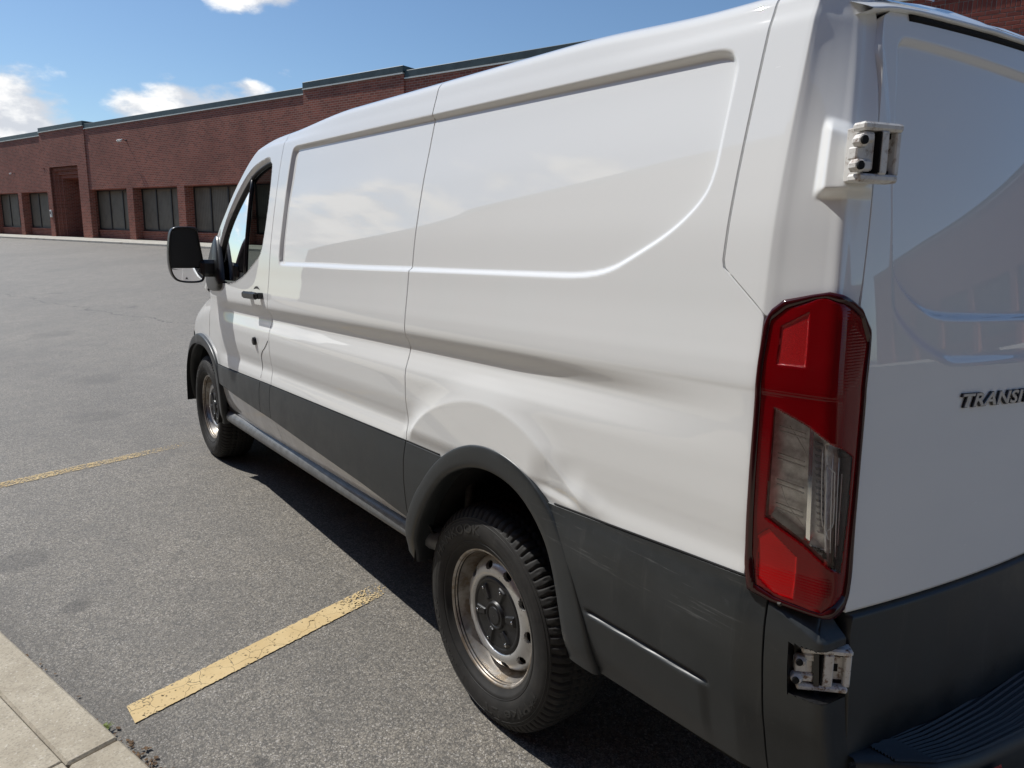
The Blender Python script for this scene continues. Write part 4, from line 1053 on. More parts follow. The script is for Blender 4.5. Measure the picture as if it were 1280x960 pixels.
# ------------------------------------------------------------------ door mirror
def mirror(van, L):
    O = chaikin([(-.217, 1.456), (-.207, 1.51), (-.185, 1.533), (-.077, 1.536), (-.063, 1.518), (-.053, 1.436), (-.040, 1.343), (-.033, 1.273), (-.040, 1.222), (-.075, 1.208), (-.176, 1.212), (-.210, 1.240), (-.225, 1.297), (-.226, 1.374)], 2)
    c = O.mean(0); n = len(O)
    def ring(k, y, dz=0): return np.stack([c[0]+(O[:, 0]-c[0])*k, np.full(n, y), c[1]+(O[:, 1]-c[1])*k+dz], -1)
    R = [ring(.93, 2.842), ring(.93, 2.826), ring(.97, 2.820), ring(1.0, 2.826), ring(1.0, 2.86), ring(.97, 2.90), ring(.88, 2.935), ring(.68, 2.958), ring(.35, 2.968), ring(.02, 2.970)]
    V = np.vstack(R); F = [(a*n+i, a*n+(i+1) % n, (a+1)*n+(i+1) % n, (a+1)*n+i) for a in range(len(R)-1) for i in range(n)]
    hs = L(mk('door_mirror', V, F, 'black_plastic', van))
    # upper pane coloured black for its dark reflection, wide-angle glass below mirrors
    inside = ring(.93, 2.838)
    def plate(name, zlo, zhi, tilt, yaw, m, conv=0.0):
        P = inside.copy(); P[:, 2] = np.clip(P[:, 2], zlo, zhi); cc = P.mean(0); P = np.vstack([P, cc[None]])
        rr = P-cc; P[:, 1] = 2.836+.0*rr[:, 0]+tilt*rr[:, 2]+yaw*rr[:, 0]-conv*(1-((rr**2).sum(1)/.012))*(np.arange(len(P)) == n)
        return L(mk(name, P, [(i, (i+1) % n, n) for i in range(n)], m, hs))
    plate('mirror_pane', 1.303, 1.6, .0, .0, 'mirror_dark_reflection'); plate('wide_angle_pane', 1.0, 1.296, .03, -.02, 'mirror_glass')
    b = MB(); b.box((-.06, 2.80, 1.245), (.055, 2.885, 1.345), None, .02)
    L(b.build('mirror_arm', 'black_plastic', hs))
    S = chaikin([(2.60, 1.270), (2.80, 1.255), (2.98, 1.265), (3.03, 1.32), (3.01, 1.40), (2.90, 1.54), (2.82, 1.60), (2.74, 1.53), (2.63, 1.38)], 2)
    P = side_z(S[:, 0], S[:, 1]); k = len(S); cc = S.mean(0); P0 = P.copy(); P0[:, 0] += .01; P1 = P.copy(); P1[:, 0] -= .012
    I = S*.86+cc*.14; P2 = side_z(I[:, 0], I[:, 1]); P2[:, 0] -= .022; P3 = side_z(cc[:1], cc[1:]); P3[:, 0] -= .024
    V = np.vstack([P0, P1, P2, P3]); F = [(a*k+i, a*k+(i+1) % k, (a+1)*k+(i+1) % k, (a+1)*k+i) for a in (0, 1) for i in range(k)]+[(2*k+i, 2*k+(i+1) % k, 3*k) for i in range(k)]
    L(mk('mirror_base', rake(V), F, 'black_plastic', hs))

# ------------------------------------------------------------------ wheels (axle along x, outer face towards -x)
TYRE = [(.085, .205), (-.078, .205), (-.090, .213), (-.096, .222), (-.104, .232), (-.1085, .238), (-.1085, .243), (-.1125, .252), (-.1165, .265), (-.118, .280), (-.1165, .297), (-.112, .312), (-.1095, .318), (-.1045, .327), (-.100, .3345), (-.093, .3435), (-.084, .3495), (-.070, .3530), (-.04, .3560), (0, .357)]
def side_x(r):
    q = np.array([(b, a) for a, b in TYRE[2:15]]); return np.interp(r, q[:, 0], q[:, 1])
def build_wheel(name):
    # rim is the wheel mesh itself
    N = 320
    prof = [(-.088, .2085), (-.0935, .214), (-.0925, .2195), (-.0885, .2205), (-.0860, .2165), (-.083, .207), (-.072, .2045), (-.060, .2015), (-.045, .198), (-.030, .192), (-.018, .186), (-.010, .182)]
    prof2 = [(-.016, .188), (-.026, .186), (-.036, .181), (-.046, .1745), (-.054, .168), (-.060, .161), (-.0645, .153), (-.067, .145), (-.0685, .137), (-.068, .129), (-.064, .124), (-.058, .120), (-.055, .116), (-.055, .05), (-.055, .001)]
    th = np.linspace(0, 2*math.pi, N+1)[:-1]
    def lathe(p, fine=None):
        p = np.array(p, float)
        if fine: p = arc_rs(p, fine)
        P = np.stack([np.stack([np.full(N, x), -r*np.sin(th), r*np.cos(th)], -1) for x, r in p], 0); return P, p
    P1, _ = lathe(prof, 36); P2, p2 = lathe(prof2, 74)
    F1 = gfaces(len(P1), N, wrap=True)
    rr = .5*(p2[1:, 1]+p2[:-1, 1])[:, None]; tc = th[None]+math.pi/N
    hole = np.zeros((len(p2)-1, N), bool)
    for k in range(10):
        a = rad(-18+36*k); da = (tc-a+math.pi) % (2*math.pi)-math.pi
        hole |= ((rr-.158)/.0125)**2+((da*.158)/.0185)**2 < 1
    F2 = gfaces(len(P2), N, wrap=True).reshape(len(p2)-1, N, 4)[~hole]+len(P1)*N
    V = np.vstack([P1.reshape(-1, 3), P2.reshape(-1, 3)])
    w = bpy.data.objects.new(name, raw_mesh(name, V, np.vstack([F1, F2]))); w.data.materials.append(M['steel']); COL.objects.link(w); ROOT_AT[w] = np.zeros(3)
    for k in range(10):
        hr = MB(); a0 = rad(-18+36*k); q = np.linspace(0, 2*math.pi, 21)[:-1]
        r_ = .158+.0125*np.sin(q); an = a0+.0185/.158*np.cos(q); x = np.interp(r_, p2[::-1, 1], p2[::-1, 0])
        A = np.stack([x, -r_*np.sin(an), r_*np.cos(an)], -1); B = A.copy(); B[:, 0] += .012
        hr.add(np.vstack([A, B]), [(i, (i+1) % 20, 20+(i+1) % 20, 20+i) for i in range(20)])
        hr.build('vent_rim', 'steel', w, True)
    br = MB(); br.cyl((-.004, 0, 0), (.06, 0, 0), .186, 40); br.build('brake_drum', 'under_black', w)
    # tyre
    N = 600; th = np.linspace(0, 2*math.pi, N+1)[:-1]
    half = arc_rs(np.array(TYRE[1:], float), 58); full = np.vstack([[TYRE[0]], half, half[::-1][1:]*np.array([-1, 1])]); 
    X, R = full[:, 0][:, None], full[:, 1][:, None]; T = th[None]
    R0 = R
    ax = np.abs(X); ph = T*78/(2*math.pi)
    saw = lambda v: np.abs((v % 1.0)-.5)*2                      # 0 at block centre edge .. 1
    sg = np.where(X < 0, 0.0, .5)
    lug = sst((saw(ph+sg+ax*2.0)-.70)/.10)*sst((ax-.052)/.006)*sst((R0-.3225)/.006)
    cir = sum(np.exp(-((ax-c-.004*np.sin(ph*2*math.pi+c*90))/.0042)**4) for c in (.020, .050))*(R0 > .33)
    mid = sst((saw(ph*1.0+.25*np.sign(X)+ax*9)-.72)/.1)*(ax < .052)*(R0 > .33)
    sip = sst((saw(ph*3+ax*14)-.80)/.12)*(R0 > .338)*.0022
    dep = np.clip(np.maximum(np.maximum(lug*.0066, cir*.007), mid*.006), 0, .008)
    dep = np.maximum(dep, sip)
    # sidewall: radial ribbing in two sectors, fine rings
    sec = lambda a, b: sst(((T-rad(a)) % (2*math.pi))/.02)*sst((rad(b-a)-((T-rad(a)) % (2*math.pi)))/.02)
    radial = (sec(10, 66)+sec(200, 292))*(.5+.5*np.cos(R0*2*math.pi/.0062))*sst((R0-.262)/.004)*sst((.306-R0)/.004)*.0011
    out = np.where(X < 0, -1.0, 1.0)
    Rr_ = R0-dep*1.0; Xr = X-out*lug*.0028+out*radial*(ax > .09)
    Rr_ = Rr_*np.ones_like(T); Xr = Xr*np.ones_like(T)
    P = np.stack([Xr, -Rr_*np.sin(T), Rr_*np.cos(T)], -1)
    flat = -.3455; low = P[..., 2] < flat; P[..., 2] = np.where(low, flat+(P[..., 2]-flat)*.08, P[..., 2])
    mk('tyre', P, gfaces(P.shape[0], N, wrap=True), 'rubber', w)
    # raised sidewall lettering
    def letters(s, a0, a1, r0, hgt):
        V, F = text_mesh(s, .04, .0009, .0006, 0, 1.08); V = V-np.array([V[:, 0].min(), V[:, 1].min(), 0]); V[:, 0] /= V[:, 0].max(); V[:, 1] /= V[:, 1].max()
        a = rad(a0)+rad(a1-a0)*V[:, 0]; r = r0+hgt*V[:, 1]; x = side_x(r)-.0008-V[:, 2]*.9
        return np.stack([x, -r*np.sin(a), r*np.cos(a)], -1), F
    for args in (('HANKOOK', -66, -5, .272, .030), ('i*Pike LT', 112, 178, .272, .032), ('HANKOOK', 212, 260, .272, .026)):
        lt = MB(); lt.add(*letters(*args)); lt.build('tyre_lettering', 'rubber_mark', w)
    for r in (.2455, .3105, .3195):
        rg = MB(); rg.tube(np.stack([np.full(120, side_x(r)-.0004), -r*np.sin(np.linspace(0, 6.2832, 121)[:-1]), r*np.cos(np.linspace(0, 6.2832, 121)[:-1])], -1), .0011, 5, closed=True); rg.build('tyre_ring', 'rubber_mark', w, True)
    # hub cap with centre boss and six lobes
    N = 240; th = np.linspace(0, 2*math.pi, N+1)[:-1]; rs = np.r_[np.linspace(.001, .118, 70), .121, .121]
    Rg, Tg = np.meshgrid(rs, th, indexing='ij'); x = -.064-.0*Rg
    boss = sst((.046-Rg)/.004)*.010-sst((.036-Rg)/.002)*.004+sst((.030-Rg)/.003)*.0045
    c6 = (Tg*6/(2*math.pi)+.2) % 1-.5; lobe = sst((.34-np.abs(c6)*1.0-.16)/.05)*sst((Rg-.052)/.006)*sst((.106-Rg)/.008)
    x = x-boss-lobe*.0075-sst((Rg-.106)/.004)*sst((.119-Rg)/.002)*.003
    x[-1] = -.05
    P = np.stack([x, -Rg*np.sin(Tg), Rg*np.cos(Tg)], -1)
    hc = mk('hub_cap', P, gfaces(len(rs), N, wrap=True), 'hub_plastic', w)
    for k in range(6):
        wn = MB(); a = rad(60*k+18); p = np.array([-.0718, -.094*math.sin(a), .094*math.cos(a)]); wn.cyl(p, p+(-.004, 0, 0), .0045, 10); wn.build('wheel_stud', 'chrome', hc, True)
    return w
_KIDS = {}
def copy_tree(o, parent=None):
    c = o.copy(); COL.objects.link(c); c.parent = parent if parent else None
    for ch in [q for q in bpy.data.objects if q.parent == o]: copy_tree(ch, c)
    return c
def wheels(van):
    w = build_wheel('wheel'); ox, oy = VAN_AT[0], VAN_AT[1]
    w.parent = van; w.location = (.1525-ox, 0-oy, .3455)
    f = copy_tree(w, van); f.location = (.1575-ox, 3.3-oy, .3455-.006); f.rotation_euler = (rad(23), 0, 0)
    # the flattened contact patch of a turned wheel must stay at the ground: give the front wheels a slight lift instead
    f.rotation_euler = (0, 0, 0)
    for y, x in ((0, 1.9075), (3.3, 1.9025)):
        r = copy_tree(w, van); r.location = (x-ox, y-oy, .3455); r.rotation_euler = (0, 0, math.pi)
# ------------------------------------------------------------------ the lot: u along the kerb, v across it
TH = rad(16.44)
def lot(u, v, z=0.0):
    u, v, z = np.broadcast_arrays(np.asarray(u, float), np.asarray(v, float), np.asarray(z, float))
    return np.stack([-math.sin(TH)*u+math.cos(TH)*v, math.cos(TH)*u+math.sin(TH)*v, z], -1)
V_FAC = 13.3; Z_BASE = 1.085
def gz(v):
    v = np.asarray(v, float); t = np.clip((v-1.6)/(11.9-1.6), 0, 1)
    return .935*(t*.86+sst(t)*.14)
def lot_root(name, u=0, v=0, z=0):
    p = lot(u, v, z); return empty(name, tuple(float(a) for a in p), TH)
def lot_obj(name, V, F, m, parent=None, smooth=False):
    """mesh in lot axes: local x = v, y = u, z up"""
    o = bpy.data.objects.new(name, raw_mesh(name, V, F, smooth)); o.data.materials.append(M[m]); COL.objects.link(o)
    if parent is not None: o.parent = parent
    else: o.rotation_euler = (0, 0, TH)
    return o
def lot_build(mb, name, m, parent=None, smooth=False): return lot_obj(name, np.vstack(mb.V), mb.F, m, parent, smooth)
CRACKS = []          # filled below, before the materials are made: (a, b, c, half width) of a*v + b*u = c
CRACKS += [(1.0, .020, 3.98, .013)]
LINE_FADE = {'line_paint': (.12, .60), 'line_paint_worn': (.2, 2.2), 'line_paint_faint': (-.6, 1.5)}

def build_ground():
    us = np.unique(np.r_[np.linspace(-900, -60, 12), np.linspace(-60, 120, 60), np.linspace(120, 900, 12)])
    vs = np.unique(np.r_[np.linspace(-900, -40, 12), np.linspace(-40, 0, 12), np.linspace(0, 14, 60), np.linspace(14, 900, 14)])
    U, Vv = np.meshgrid(us, vs, indexing='ij')
    o = lot_obj('asphalt_ground', np.stack([Vv, U, gz(Vv)], -1).reshape(-1, 3), gfaces(*U.shape), 'asphalt', None, True)
    tag(o, kind='structure')
    # yellow stall lines
    def line(name, u0, u1, v0, v1, m, n=160, ragged=.0012):
        v = np.linspace(v0, v1, n); V = []
        for x in v:
            for a in (u0, u1): V.append((x-(.022 if a == u0 and x == v0 else 0), a+random.gauss(0, ragged), float(gz(x))+.004))
        o = lot_obj(name, V, [(2*i, 2*i+1, 2*i+3, 2*i+2) for i in range(n-1)], m); tag(o, kind='structure')
    line('stall_line', .812, .914, -.638, .56, 'line_paint')
    for k in range(1, 7): line('stall_line', .862+2.655*k-.05, .862+2.655*k+.05, -.66, 3.9, 'line_paint_worn' if k == 1 else 'line_paint_faint')
    line('stall_line', .862-2.655-.05, .862-2.655+.05, -.66, 3.9, 'line_paint_worn')
    # kerb in cast lengths, walk slabs behind it
    kr = empty('pavement', tuple(float(a) for a in lot(0, -.9, 0)), TH); tag(kr, kind='structure')
    def slab(name, v0, v1, u0, u1, m, ch, z1=.100):
        b = MB(); b.box((v0+.9, u0, -.12), (v1+.9, u1, z1), None, ch); o = lot_build(b, name, m, kr); return o
    j = [.655+3.05*i for i in range(-6, 16)]
    for a, b in zip(j[:-1], j[1:]):
        slab('kerb_stone', -.906, -.773, a+.003, b-.003, 'concrete', .007)
    j2 = [.655-1.5+3.05*i*.5 for i in range(-10, 26)]
    for a, b in zip(j2[:-1], j2[1:]):
        slab('paving_slab', -2.40, -.909, a+.002, b-.002, 'concrete', .003, .0985)
        slab('paving_slab', -4.66, -2.404, a+.002, b-.002, 'concrete', .003, .0985)
    # far walk along the brick front
    fw = empty('footpath', tuple(float(a) for a in lot(0, 11.85, 0)), TH); tag(fw, kind='structure')
    for i in range(-12, 26):
        b = MB(); b.add([(0, 3*i+.006, .8), (0, 3*i+2.994, .8), (0, 3*i+.006, 1.000), (0, 3*i+2.994, 1.000), (.03, 3*i+.006, 1.012), (.03, 3*i+2.994, 1.012), (1.5, 3*i+.006, 1.085), (1.5, 3*i+2.994, 1.085)], [(0, 1, 3, 2), (2, 3, 5, 4), (4, 5, 7, 6), (0, 2, 4, 6), (1, 3, 5, 7)])
        lot_build(b, 'walk_slab', 'concrete_far', fw)
    b = MB(); b.add([(.04, -36, 1.004), (.04, 78, 1.004), (1.5, 78, 1.075), (1.5, -36, 1.075)], [(0, 1, 2, 3)]); lot_build(b, 'joint_bed', 'mortar', fw)

def wall_windows(B, mat_wall, u_rng, zb, zt, ops, deep, near=None):
    pass
def build_brick_building():
    Z0 = Z_BASE-.1; ZR = 5.80; HEAD = 3.20; SILL = 1.46; RD = .39
    at = lot(17.0, V_FAC, Z_BASE); B = empty('brick_building', tuple(float(a) for a in at), TH)
    tag(B, 'long red brick building with dark coping, tinted windows and a recessed doorway behind the van', 'building')
    ox, oy, oz = V_FAC, 17.0, Z_BASE
    def Q(mb, pts): mb.add([(v-ox, u-oy, z-oz) for v, u, z in pts], [tuple(range(len(pts)))])
    UMIN, UMAX = -34.0, 76.0
    # window bays as (u0, u1), read off the front; a steady 4.05 m rhythm away from the doorway
    bays = [(30.08, 33.65), (26.03, 29.56)]
    u = 26.03-.53
    while u-3.53 > UMIN+1: bays.append((u-3.53, u)); u -= 4.055
    bays += [(37.93, 41.27), (41.71, 45.2)]
    u = 45.7
    while u+3.5 < UMAX-1: bays.append((u, u+3.5)); u += 4.0
    bays.sort(); door = (34.40, 37.45); DH = 4.30
    w = MB()
    # piers and band (front plane)
    edges = sorted([x for b in bays for x in b]+list(door)); pts = [UMIN]+edges+[UMAX]
    BR = (-1.35, 1.75, 4.93, 5.80)            # patch built of single bricks
    segs = [(pts[i], pts[i+1]) for i in range(0, len(pts), 2)]
    for a, b in segs:
        if b-a > .01: Q(w, [(V_FAC, a, Z0), (V_FAC, b, Z0), (V_FAC, b, HEAD), (V_FAC, a, HEAD)])
    F = V_FAC
    Q(w, [(F, UMIN, HEAD), (F, BR[0], HEAD), (F, BR[0], ZR), (F, UMIN, ZR)])
    Q(w, [(F, BR[0], HEAD), (F, BR[1], HEAD), (F, BR[1], BR[2]), (F, BR[0], BR[2])])
    Q(w, [(F, BR[1], HEAD), (F, door[0], HEAD), (F, door[0], ZR), (F, BR[1], ZR)])
    Q(w, [(F, door[0], DH), (F, door[1], DH), (F, door[1], ZR), (F, door[0], ZR)])
    Q(w, [(F, door[1], HEAD), (F, UMAX, HEAD), (F, UMAX, ZR), (F, door[1], ZR)])
    # ends and back so that it is a closed block
    D = 30.0
    for uu in (UMIN, UMAX): Q(w, [(F, uu, Z0), (F+D, uu, Z0), (F+D, uu, ZR), (F, uu, ZR)])
    Q(w, [(F+D, UMIN, Z0), (F+D, UMAX, Z0), (F+D, UMAX, ZR), (F+D, UMIN, ZR)])
    for a, b in bays:
        G = F+RD
        Q(w, [(F, a, SILL), (G+.1, a, SILL), (G+.1, a, HEAD), (F, a, HEAD)]); Q(w, [(F, b, SILL), (G+.1, b, SILL), (G+.1, b, HEAD), (F, b, HEAD)])
        Q(w, [(F, a, HEAD), (G+.1, a, HEAD), (G+.1, b, HEAD), (F, b, HEAD)])
        Q(w, [(F, a, Z0), (F+.10, a, Z0), (F+.10, a, SILL), (F, a, SILL)]); Q(w, [(F, b, Z0), (F+.10, b, Z0), (F+.10, b, SILL), (F, b, SILL)])
        Q(w, [(F+.30, a, Z0), (F+.30, b, Z0), (F+.30, b, SILL-.055), (F+.30, a, SILL-.055)])
        for c in (a, b): Q(w, [(F+.10, c, Z0), (G+.1, c, Z0), (G+.1, c, SILL), (F+.10, c, SILL)])
    # stepped doorway
    s = 0; a, b, h = door[0], door[1], DH
    for i, st in enumerate((.13, .13, .13)):
        d0, d1 = F+s, F+s+.12
        Q(w, [(d0, a, Z0), (d1, a, Z0), (d1, a, h), (d0, a, h)]); Q(w, [(d0, b, Z0), (d1, b, Z0), (d1, b, h), (d0, b, h)]); Q(w, [(d0, a, h), (d1, a, h), (d1, b, h), (d0, b, h)])
        a2, b2, h2 = a+st*.9, b-st*.9, h-.16
        Q(w, [(d1, a, Z0), (d1, a2, Z0), (d1, a2, h), (d1, a, h)]); Q(w, [(d1, b2, Z0), (d1, b, Z0), (d1, b, h), (d1, b2, h)]); Q(w, [(d1, a2, h2), (d1, b2, h2), (d1, b2, h), (d1, a2, h)])
        a, b, h = a2, b2, h2; s += .12
    Q(w, [(F+s, a, Z0), (F+1.9, a, Z0), (F+1.9, a, h), (F+s, a, h)]); Q(w, [(F+s, b, Z0), (F+1.9, b, Z0), (F+1.9, b, h), (F+s, b, h)]); Q(w, [(F+s, a, h), (F+1.9, a, h), (F+1.9, b, h), (F+s, b, h)])
    lot_build(w, 'wall', 'brick', B)
    dr = MB(); dr.box((F+1.82-ox, a-oy, Z0-oz), (F+1.9-ox, b-oy, h-oz)); d_ = lot_build(dr, 'door', 'door_dark', B)
    dg = MB(); dg.box((F+1.80-ox, a+.25-oy, .35), (F+1.815-ox, (a+b)/2-.06-oy, h-oz-.5)); dg.box((F+1.80-ox, (a+b)/2+.06-oy, .35), (F+1.815-ox, b-.25-oy, h-oz-.5)); lot_build(dg, 'door_glass', 'blind_glass', d_)
    # windows: frame, three panes, mullions; sill
    def window(a, b):
        G = F+RD
        fr = MB(); t = .055
        for z0, z1 in ((SILL, SILL+t), (HEAD-t, HEAD)): fr.box((G-.03-ox, a+.004-oy, z0+.002-oz), (G+.05-ox, b-.004-oy, z1-.002-oz))
        for u0 in (a+.004, b-.004-t): fr.box((G-.031-ox, u0-oy, SILL+t-oz), (G+.05-ox, u0+t-oy, HEAD-t-oz))
        n = max(2, round((b-a)/1.15)); pw = (b-a)/n
        for i in range(1, n): fr.box((G-.028-ox, a+pw*i-.035-oy, SILL+t-oz), (G+.05-ox, a+pw*i+.035-oy, HEAD-t-oz))
        wn = lot_build(fr, 'window', 'frame_dark', B)
        for i in range(n):
            p = MB(); p.box((G+.01-ox, a+pw*i+.03-oy, SILL+t-oz), (G+.03-ox, a+pw*(i+1)-.03-oy, HEAD-t-oz)); lot_build(p, 'pane', 'blind_glass', wn)
        sl2 = MB(); sl2.box((F+.27-ox, a+.003-oy, SILL-.055-oz), (G-.032-ox, b-.003-oy, SILL+.002-oz), None, .01); lot_build(sl2, 'window_sill', 'brick', wn)
    for a, b in bays:
        window(a, b)
    # coping: dark metal cap with a drip edge coloured pale as if sunlit, raised over the doorway and over one pilaster
    cuts = [(UMIN, 13.62, 0), (13.62, 18.05, 1), (18.05, 33.49, 0), (33.49, 38.24, 1), (38.24, UMAX, 0)]
    for a, b, r in cuts:
        z0 = ZR-.01+(.13 if r else 0); o = -.062 if r else -.012
        c = MB(); c.box((o-.012, a-oy+.002, z0+.035-oz), (.45, b-oy-.002, z0+.225-oz), None, .012)
        cp_ = lot_build(c, 'coping', 'coping_metal', B)
        c = MB(); c.box((o-.028, a-oy+.004, z0-oz), (.30, b-oy-.004, z0+.034-oz)); lot_build(c, 'drip_edge', 'drip_sunlit', cp_)
        if r:
            zlow = DH if a > 20 else HEAD+.4
            c = MB(); c.box((-.045, a-oy, zlow-oz), (.2, b-oy, z0-.001-oz))
            if a > 20:
                c.box((-.045, a-oy, Z0-oz), (.2, door[0]-oy, zlow-.001-oz)); c.box((-.045, door[1]-oy, Z0-oz), (.2, min(b, 37.92)-oy, zlow-.001-oz))
            lot_build(c, 'pilaster', 'brick', B)
    r = MB(); r.add([(.3, UMIN-oy, ZR-.02-oz), (D, UMIN-oy, ZR-.02-oz), (D, UMAX-oy, ZR-.02-oz), (.3, UMAX-oy, ZR-.02-oz)], [(0, 1, 2, 3)]); lot_build(r, 'roof', 'coping_metal', B)
    # the near stretch of wall under the coping: every brick its own piece
    bk = MB(); Q(bk, [(F+.010, BR[0], BR[2]), (F+.010, BR[1], BR[2]), (F+.010, BR[1], BR[3]), (F+.010, BR[0], BR[3])]); lot_build(bk, 'mortar_bed', 'mortar', B)
    def proto(w_, h_):
        b_ = MB(); b_.box((-.0, -w_/2, -h_/2), (.02, w_/2, h_/2), None, .004); return raw_mesh('brick', np.vstack(b_.V), b_.F, False)
    st, so_ = proto(.1935, .0582), proto(.0582, .1930); hf = proto(.092, .0582)
    for me in (st, so_, hf): me.materials.append(M['brick_single'])
    def brick(me, u, z):
        o = bpy.data.objects.new('brick', me); COL.objects.link(o); o.parent = B
        o.location = (random.uniform(-.0025, .0015), u-oy, z-oz); o.rotation_euler = (random.uniform(-.006, .006), 0, 0)
    SB = 5.442
    z = SB-.0677/2; row = 0
    while z > BR[2]+.03:
        u = BR[0]+.1016+(.1016 if row % 2 else 0)
        if row % 2: brick(hf, BR[0]+.0508, z)
        while u+.1 <= BR[1]+.001: brick(st, u, z); u += .2032
        z -= .0677; row += 1
    u = BR[0]+.034
    while u+.03 <= BR[1]: brick(so_, u, SB+.1016); u += .0677
    z = SB+.2032+.034; row = 0
    while z < BR[3]-.03:
        u = BR[0]+.1016+(.1016 if row % 2 else 0)
        while u+.1 <= BR[1]+.001: brick(st, u, z); u += .2032
        z += .0677; row += 1
    # twin floodlight, small wall lamp, entry panel
    def flood(u, z, label, heads, k=.55):
        p = lot(u, V_FAC, z); r = empty('wall_lamp', tuple(float(a) for a in p), TH); tag(r, label, 'wall lamp')
        b = MB(); b.box((-.06*k, -.06*k, -.07*k), (0, .06*k, .07*k), None, .01); b.tube([(-.05*k, 0, 0), (-.30*k, -.02, .02), (-.42*k, -.05*k, .0)], .022*k, 8); lot_build(b, 'arm', 'frame_dark', r)
        for du in heads:
            h = MB(); du *= k; h.tube([(-.36*k, du, .03*k), (-.44*k, du, -.03*k), (-.56*k, du, -.10*k)], [.035*k, .07*k, .10*k], 12); lot_build(h, 'lamp_head', 'white_box', r, True)
        return r
    flood(29.75, 5.10, 'twin white floodlight on a bracket high on the brick wall right of the doorway', (-.16, .20))
    flood(41.85, 4.17, 'small white lamp low on the brick wall left of the doorway', (0.0,), .4)
    p = lot(37.66, V_FAC-.047, 2.16); r = empty('entry_panel', tuple(float(a) for a in p), TH); tag(r, 'small white entry panel on the brick pier left of the doorway', 'entry panel')
    b = MB(); b.box((-.06, -.09, -.17), (0, .09, .17), None, .012); lot_build(b, 'casing', 'white_box', r); b = MB(); b.box((-.066, -.05, -.02), (-.061, .05, .10)); lot_build(b, 'display', 'frame_dark', r)
    p = lot(25.75, 12.9, 1.065); r = empty('utility_post', tuple(float(a) for a in p), TH); tag(r, 'tiny grey capped pipe at the foot of the brick pier', 'pipe')
    b = MB(); b.tube([(0, 0, 0), (0, 0, .2)], .055, 12); lot_build(b, 'pipe', 'satin_silver', r, True); b = MB(); b.tube([(0, 0, .2), (0, 0, .26), (0, 0, .28)], [.07, .07, .03], 12); lot_build(b, 'cap', 'satin_silver', r, True)

def build_left_building():
    """the block on whose walk the camera stands; seen mirrored in the van's side"""
    at = lot(20.0, -4.7, .1); B = empty('low_building', tuple(float(a) for a in at), TH)
    tag(B, 'plain brick building beside the near pavement, mirrored in the side of the van', 'building')
    w = MB(); U0_, U1_ = -42, 58; D = 14; H = 6.3
    bays = [(a, a+2.4) for a in np.arange(U0_+3, U1_-4, 6.0)]
    pts = [U0_]+[x for b in bays for x in b]+[U1_]
    for i in range(0, len(pts), 2): w.add([(0, pts[i], 0), (0, pts[i+1], 0), (0, pts[i+1], H), (0, pts[i], H)], [(0, 1, 2, 3)])
    for a, b in bays:
        w.add([(0, a, 0), (0, b, 0), (0, b, .9), (0, a, .9)], [(0, 1, 2, 3)]); w.add([(0, a, 2.6), (0, b, 2.6), (0, b, H), (0, a, H)], [(0, 1, 2, 3)])
        for u in (a, b): w.add([(0, u, .9), (-.15, u, .9), (-.15, u, 2.6), (0, u, 2.6)], [(0, 1, 2, 3)])
        w.add([(0, a, .9), (-.15, a, .9), (-.15, b, .9), (0, b, .9)], [(0, 1, 2, 3)]); w.add([(0, a, 2.6), (-.15, a, 2.6), (-.15, b, 2.6), (0, b, 2.6)], [(0, 1, 2, 3)])
    for u in (U0_, U1_): w.add([(0, u, 0), (-D, u, 0), (-D, u, H), (0, u, H)], [(0, 1, 2, 3)])
    w.add([(-D, U0_, 0), (-D, U1_, 0), (-D, U1_, H), (-D, U0_, H)], [(0, 1, 2, 3)])
    lot_build(w, 'wall', 'brick', B)
    r = MB(); r.box((-D, U0_, H-.05), (-.02, U1_, H+.02)); lot_build(r, 'roof', 'coping_metal', B)
    c = MB(); c.box((-.3, U0_, H+.021), (.06, U1_, H+.20), None, .01); lot_build(c, 'coping', 'coping_metal', B)
    for a, b in bays:
        f = MB()
        for z0, z1 in ((.9, .96), (2.54, 2.6)): f.box((-.15, a+.003, z0), (-.09, b-.003, z1))
        for u in (a+.003, (a+b)/2-.03, b-.063): f.box((-.149, u, .961), (-.091, u+.06, 2.539))
        wn = lot_build(f, 'window', 'frame_dark', B)
        for u0, u1 in ((a+.06, (a+b)/2-.03), ((a+b)/2+.03, b-.06)):
            p = MB(); p.box((-.14, u0, .96), (-.12, u1, 2.54)); lot_build(p, 'pane', 'blind_glass', wn)

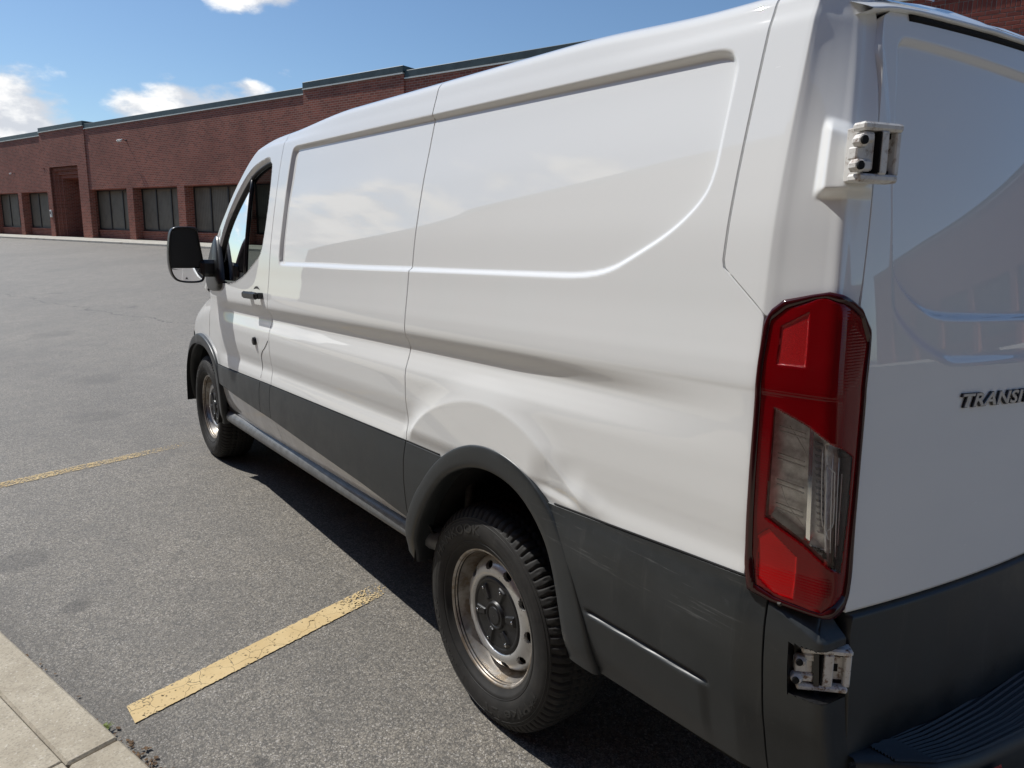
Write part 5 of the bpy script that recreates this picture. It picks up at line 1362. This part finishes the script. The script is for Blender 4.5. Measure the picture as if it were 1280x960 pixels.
def build_small():
    # weed in the kerb joint
    p = lot(.842, -.745, 0); V = []; F = []
    rg = random.Random(3)
    for i in range(16):
        a = rg.uniform(0, 6.28); l = rg.uniform(.018, .042); t = rg.uniform(.25, 1.2); w_ = rg.uniform(.004, .008)
        d = np.array([math.cos(a), math.sin(a), 0]); s_ = np.array([-math.sin(a), math.cos(a), 0]); b0 = d*rg.uniform(0, .008)
        pts = [b0-s_*w_*.3, b0+s_*w_*.3, b0+d*l*.5*math.sin(t)+(0, 0, l*.6*math.cos(t*.7))+s_*w_, b0+d*l*.5*math.sin(t)+(0, 0, l*.6*math.cos(t*.7))-s_*w_, b0+d*l*math.sin(t)+(0, 0, l*math.cos(t))]
        k = len(V); V += pts; F += [(k, k+1, k+2, k+3), (k+3, k+2, k+4)]
    V = np.array(V); r = empty('weed', tuple(float(x) for x in p)); tag(r, 'tiny green weed sprouting where the kerb meets the asphalt', 'weed')
    me = raw_mesh('leaves', V, F, False); o = bpy.data.objects.new('leaves', me); me.materials.append(M['leaf']); COL.objects.link(o); o.parent = r
    b = MB(); b.tube([(0, 0, -.005), (.002, .001, .02)], [.0022, .0012], 6); o = bpy.data.objects.new('stem', raw_mesh('stem', np.vstack(b.V), b.F)); o.data.materials.append(M['leaf']); COL.objects.link(o); o.parent = r
    V = []; F = []
    for i in range(260):
        if i < 170: u, v = .56+rg.gauss(0, .13), -.745+abs(rg.gauss(0, .022))
        else: u, v = rg.uniform(.2, 3.2), -.758+abs(rg.gauss(0, .03))
        c = lot(u, v, .003+rg.random()*.004); s_ = rg.uniform(.002, .007); a = rg.uniform(0, 6.28)
        k = len(V)
        for q in range(4): V.append(c+s_*np.array([math.cos(a+q*1.57)*(1 if q % 2 else 1.6), math.sin(a+q*1.57)*(1 if q % 2 else 1.6), rg.uniform(0, .7)]))
        F.append((k, k+1, k+2, k+3))
    o = bpy.data.objects.new('leaf_litter', raw_mesh('leaf_litter', np.array(V), F, False)); o.data.materials.append(M['dead_leaf']); COL.objects.link(o); tag(o, kind='stuff')
# ------------------------------------------------------------------ build
make_materials()
build_ground()
build_brick_building()
build_left_building()
build_van()
build_small()
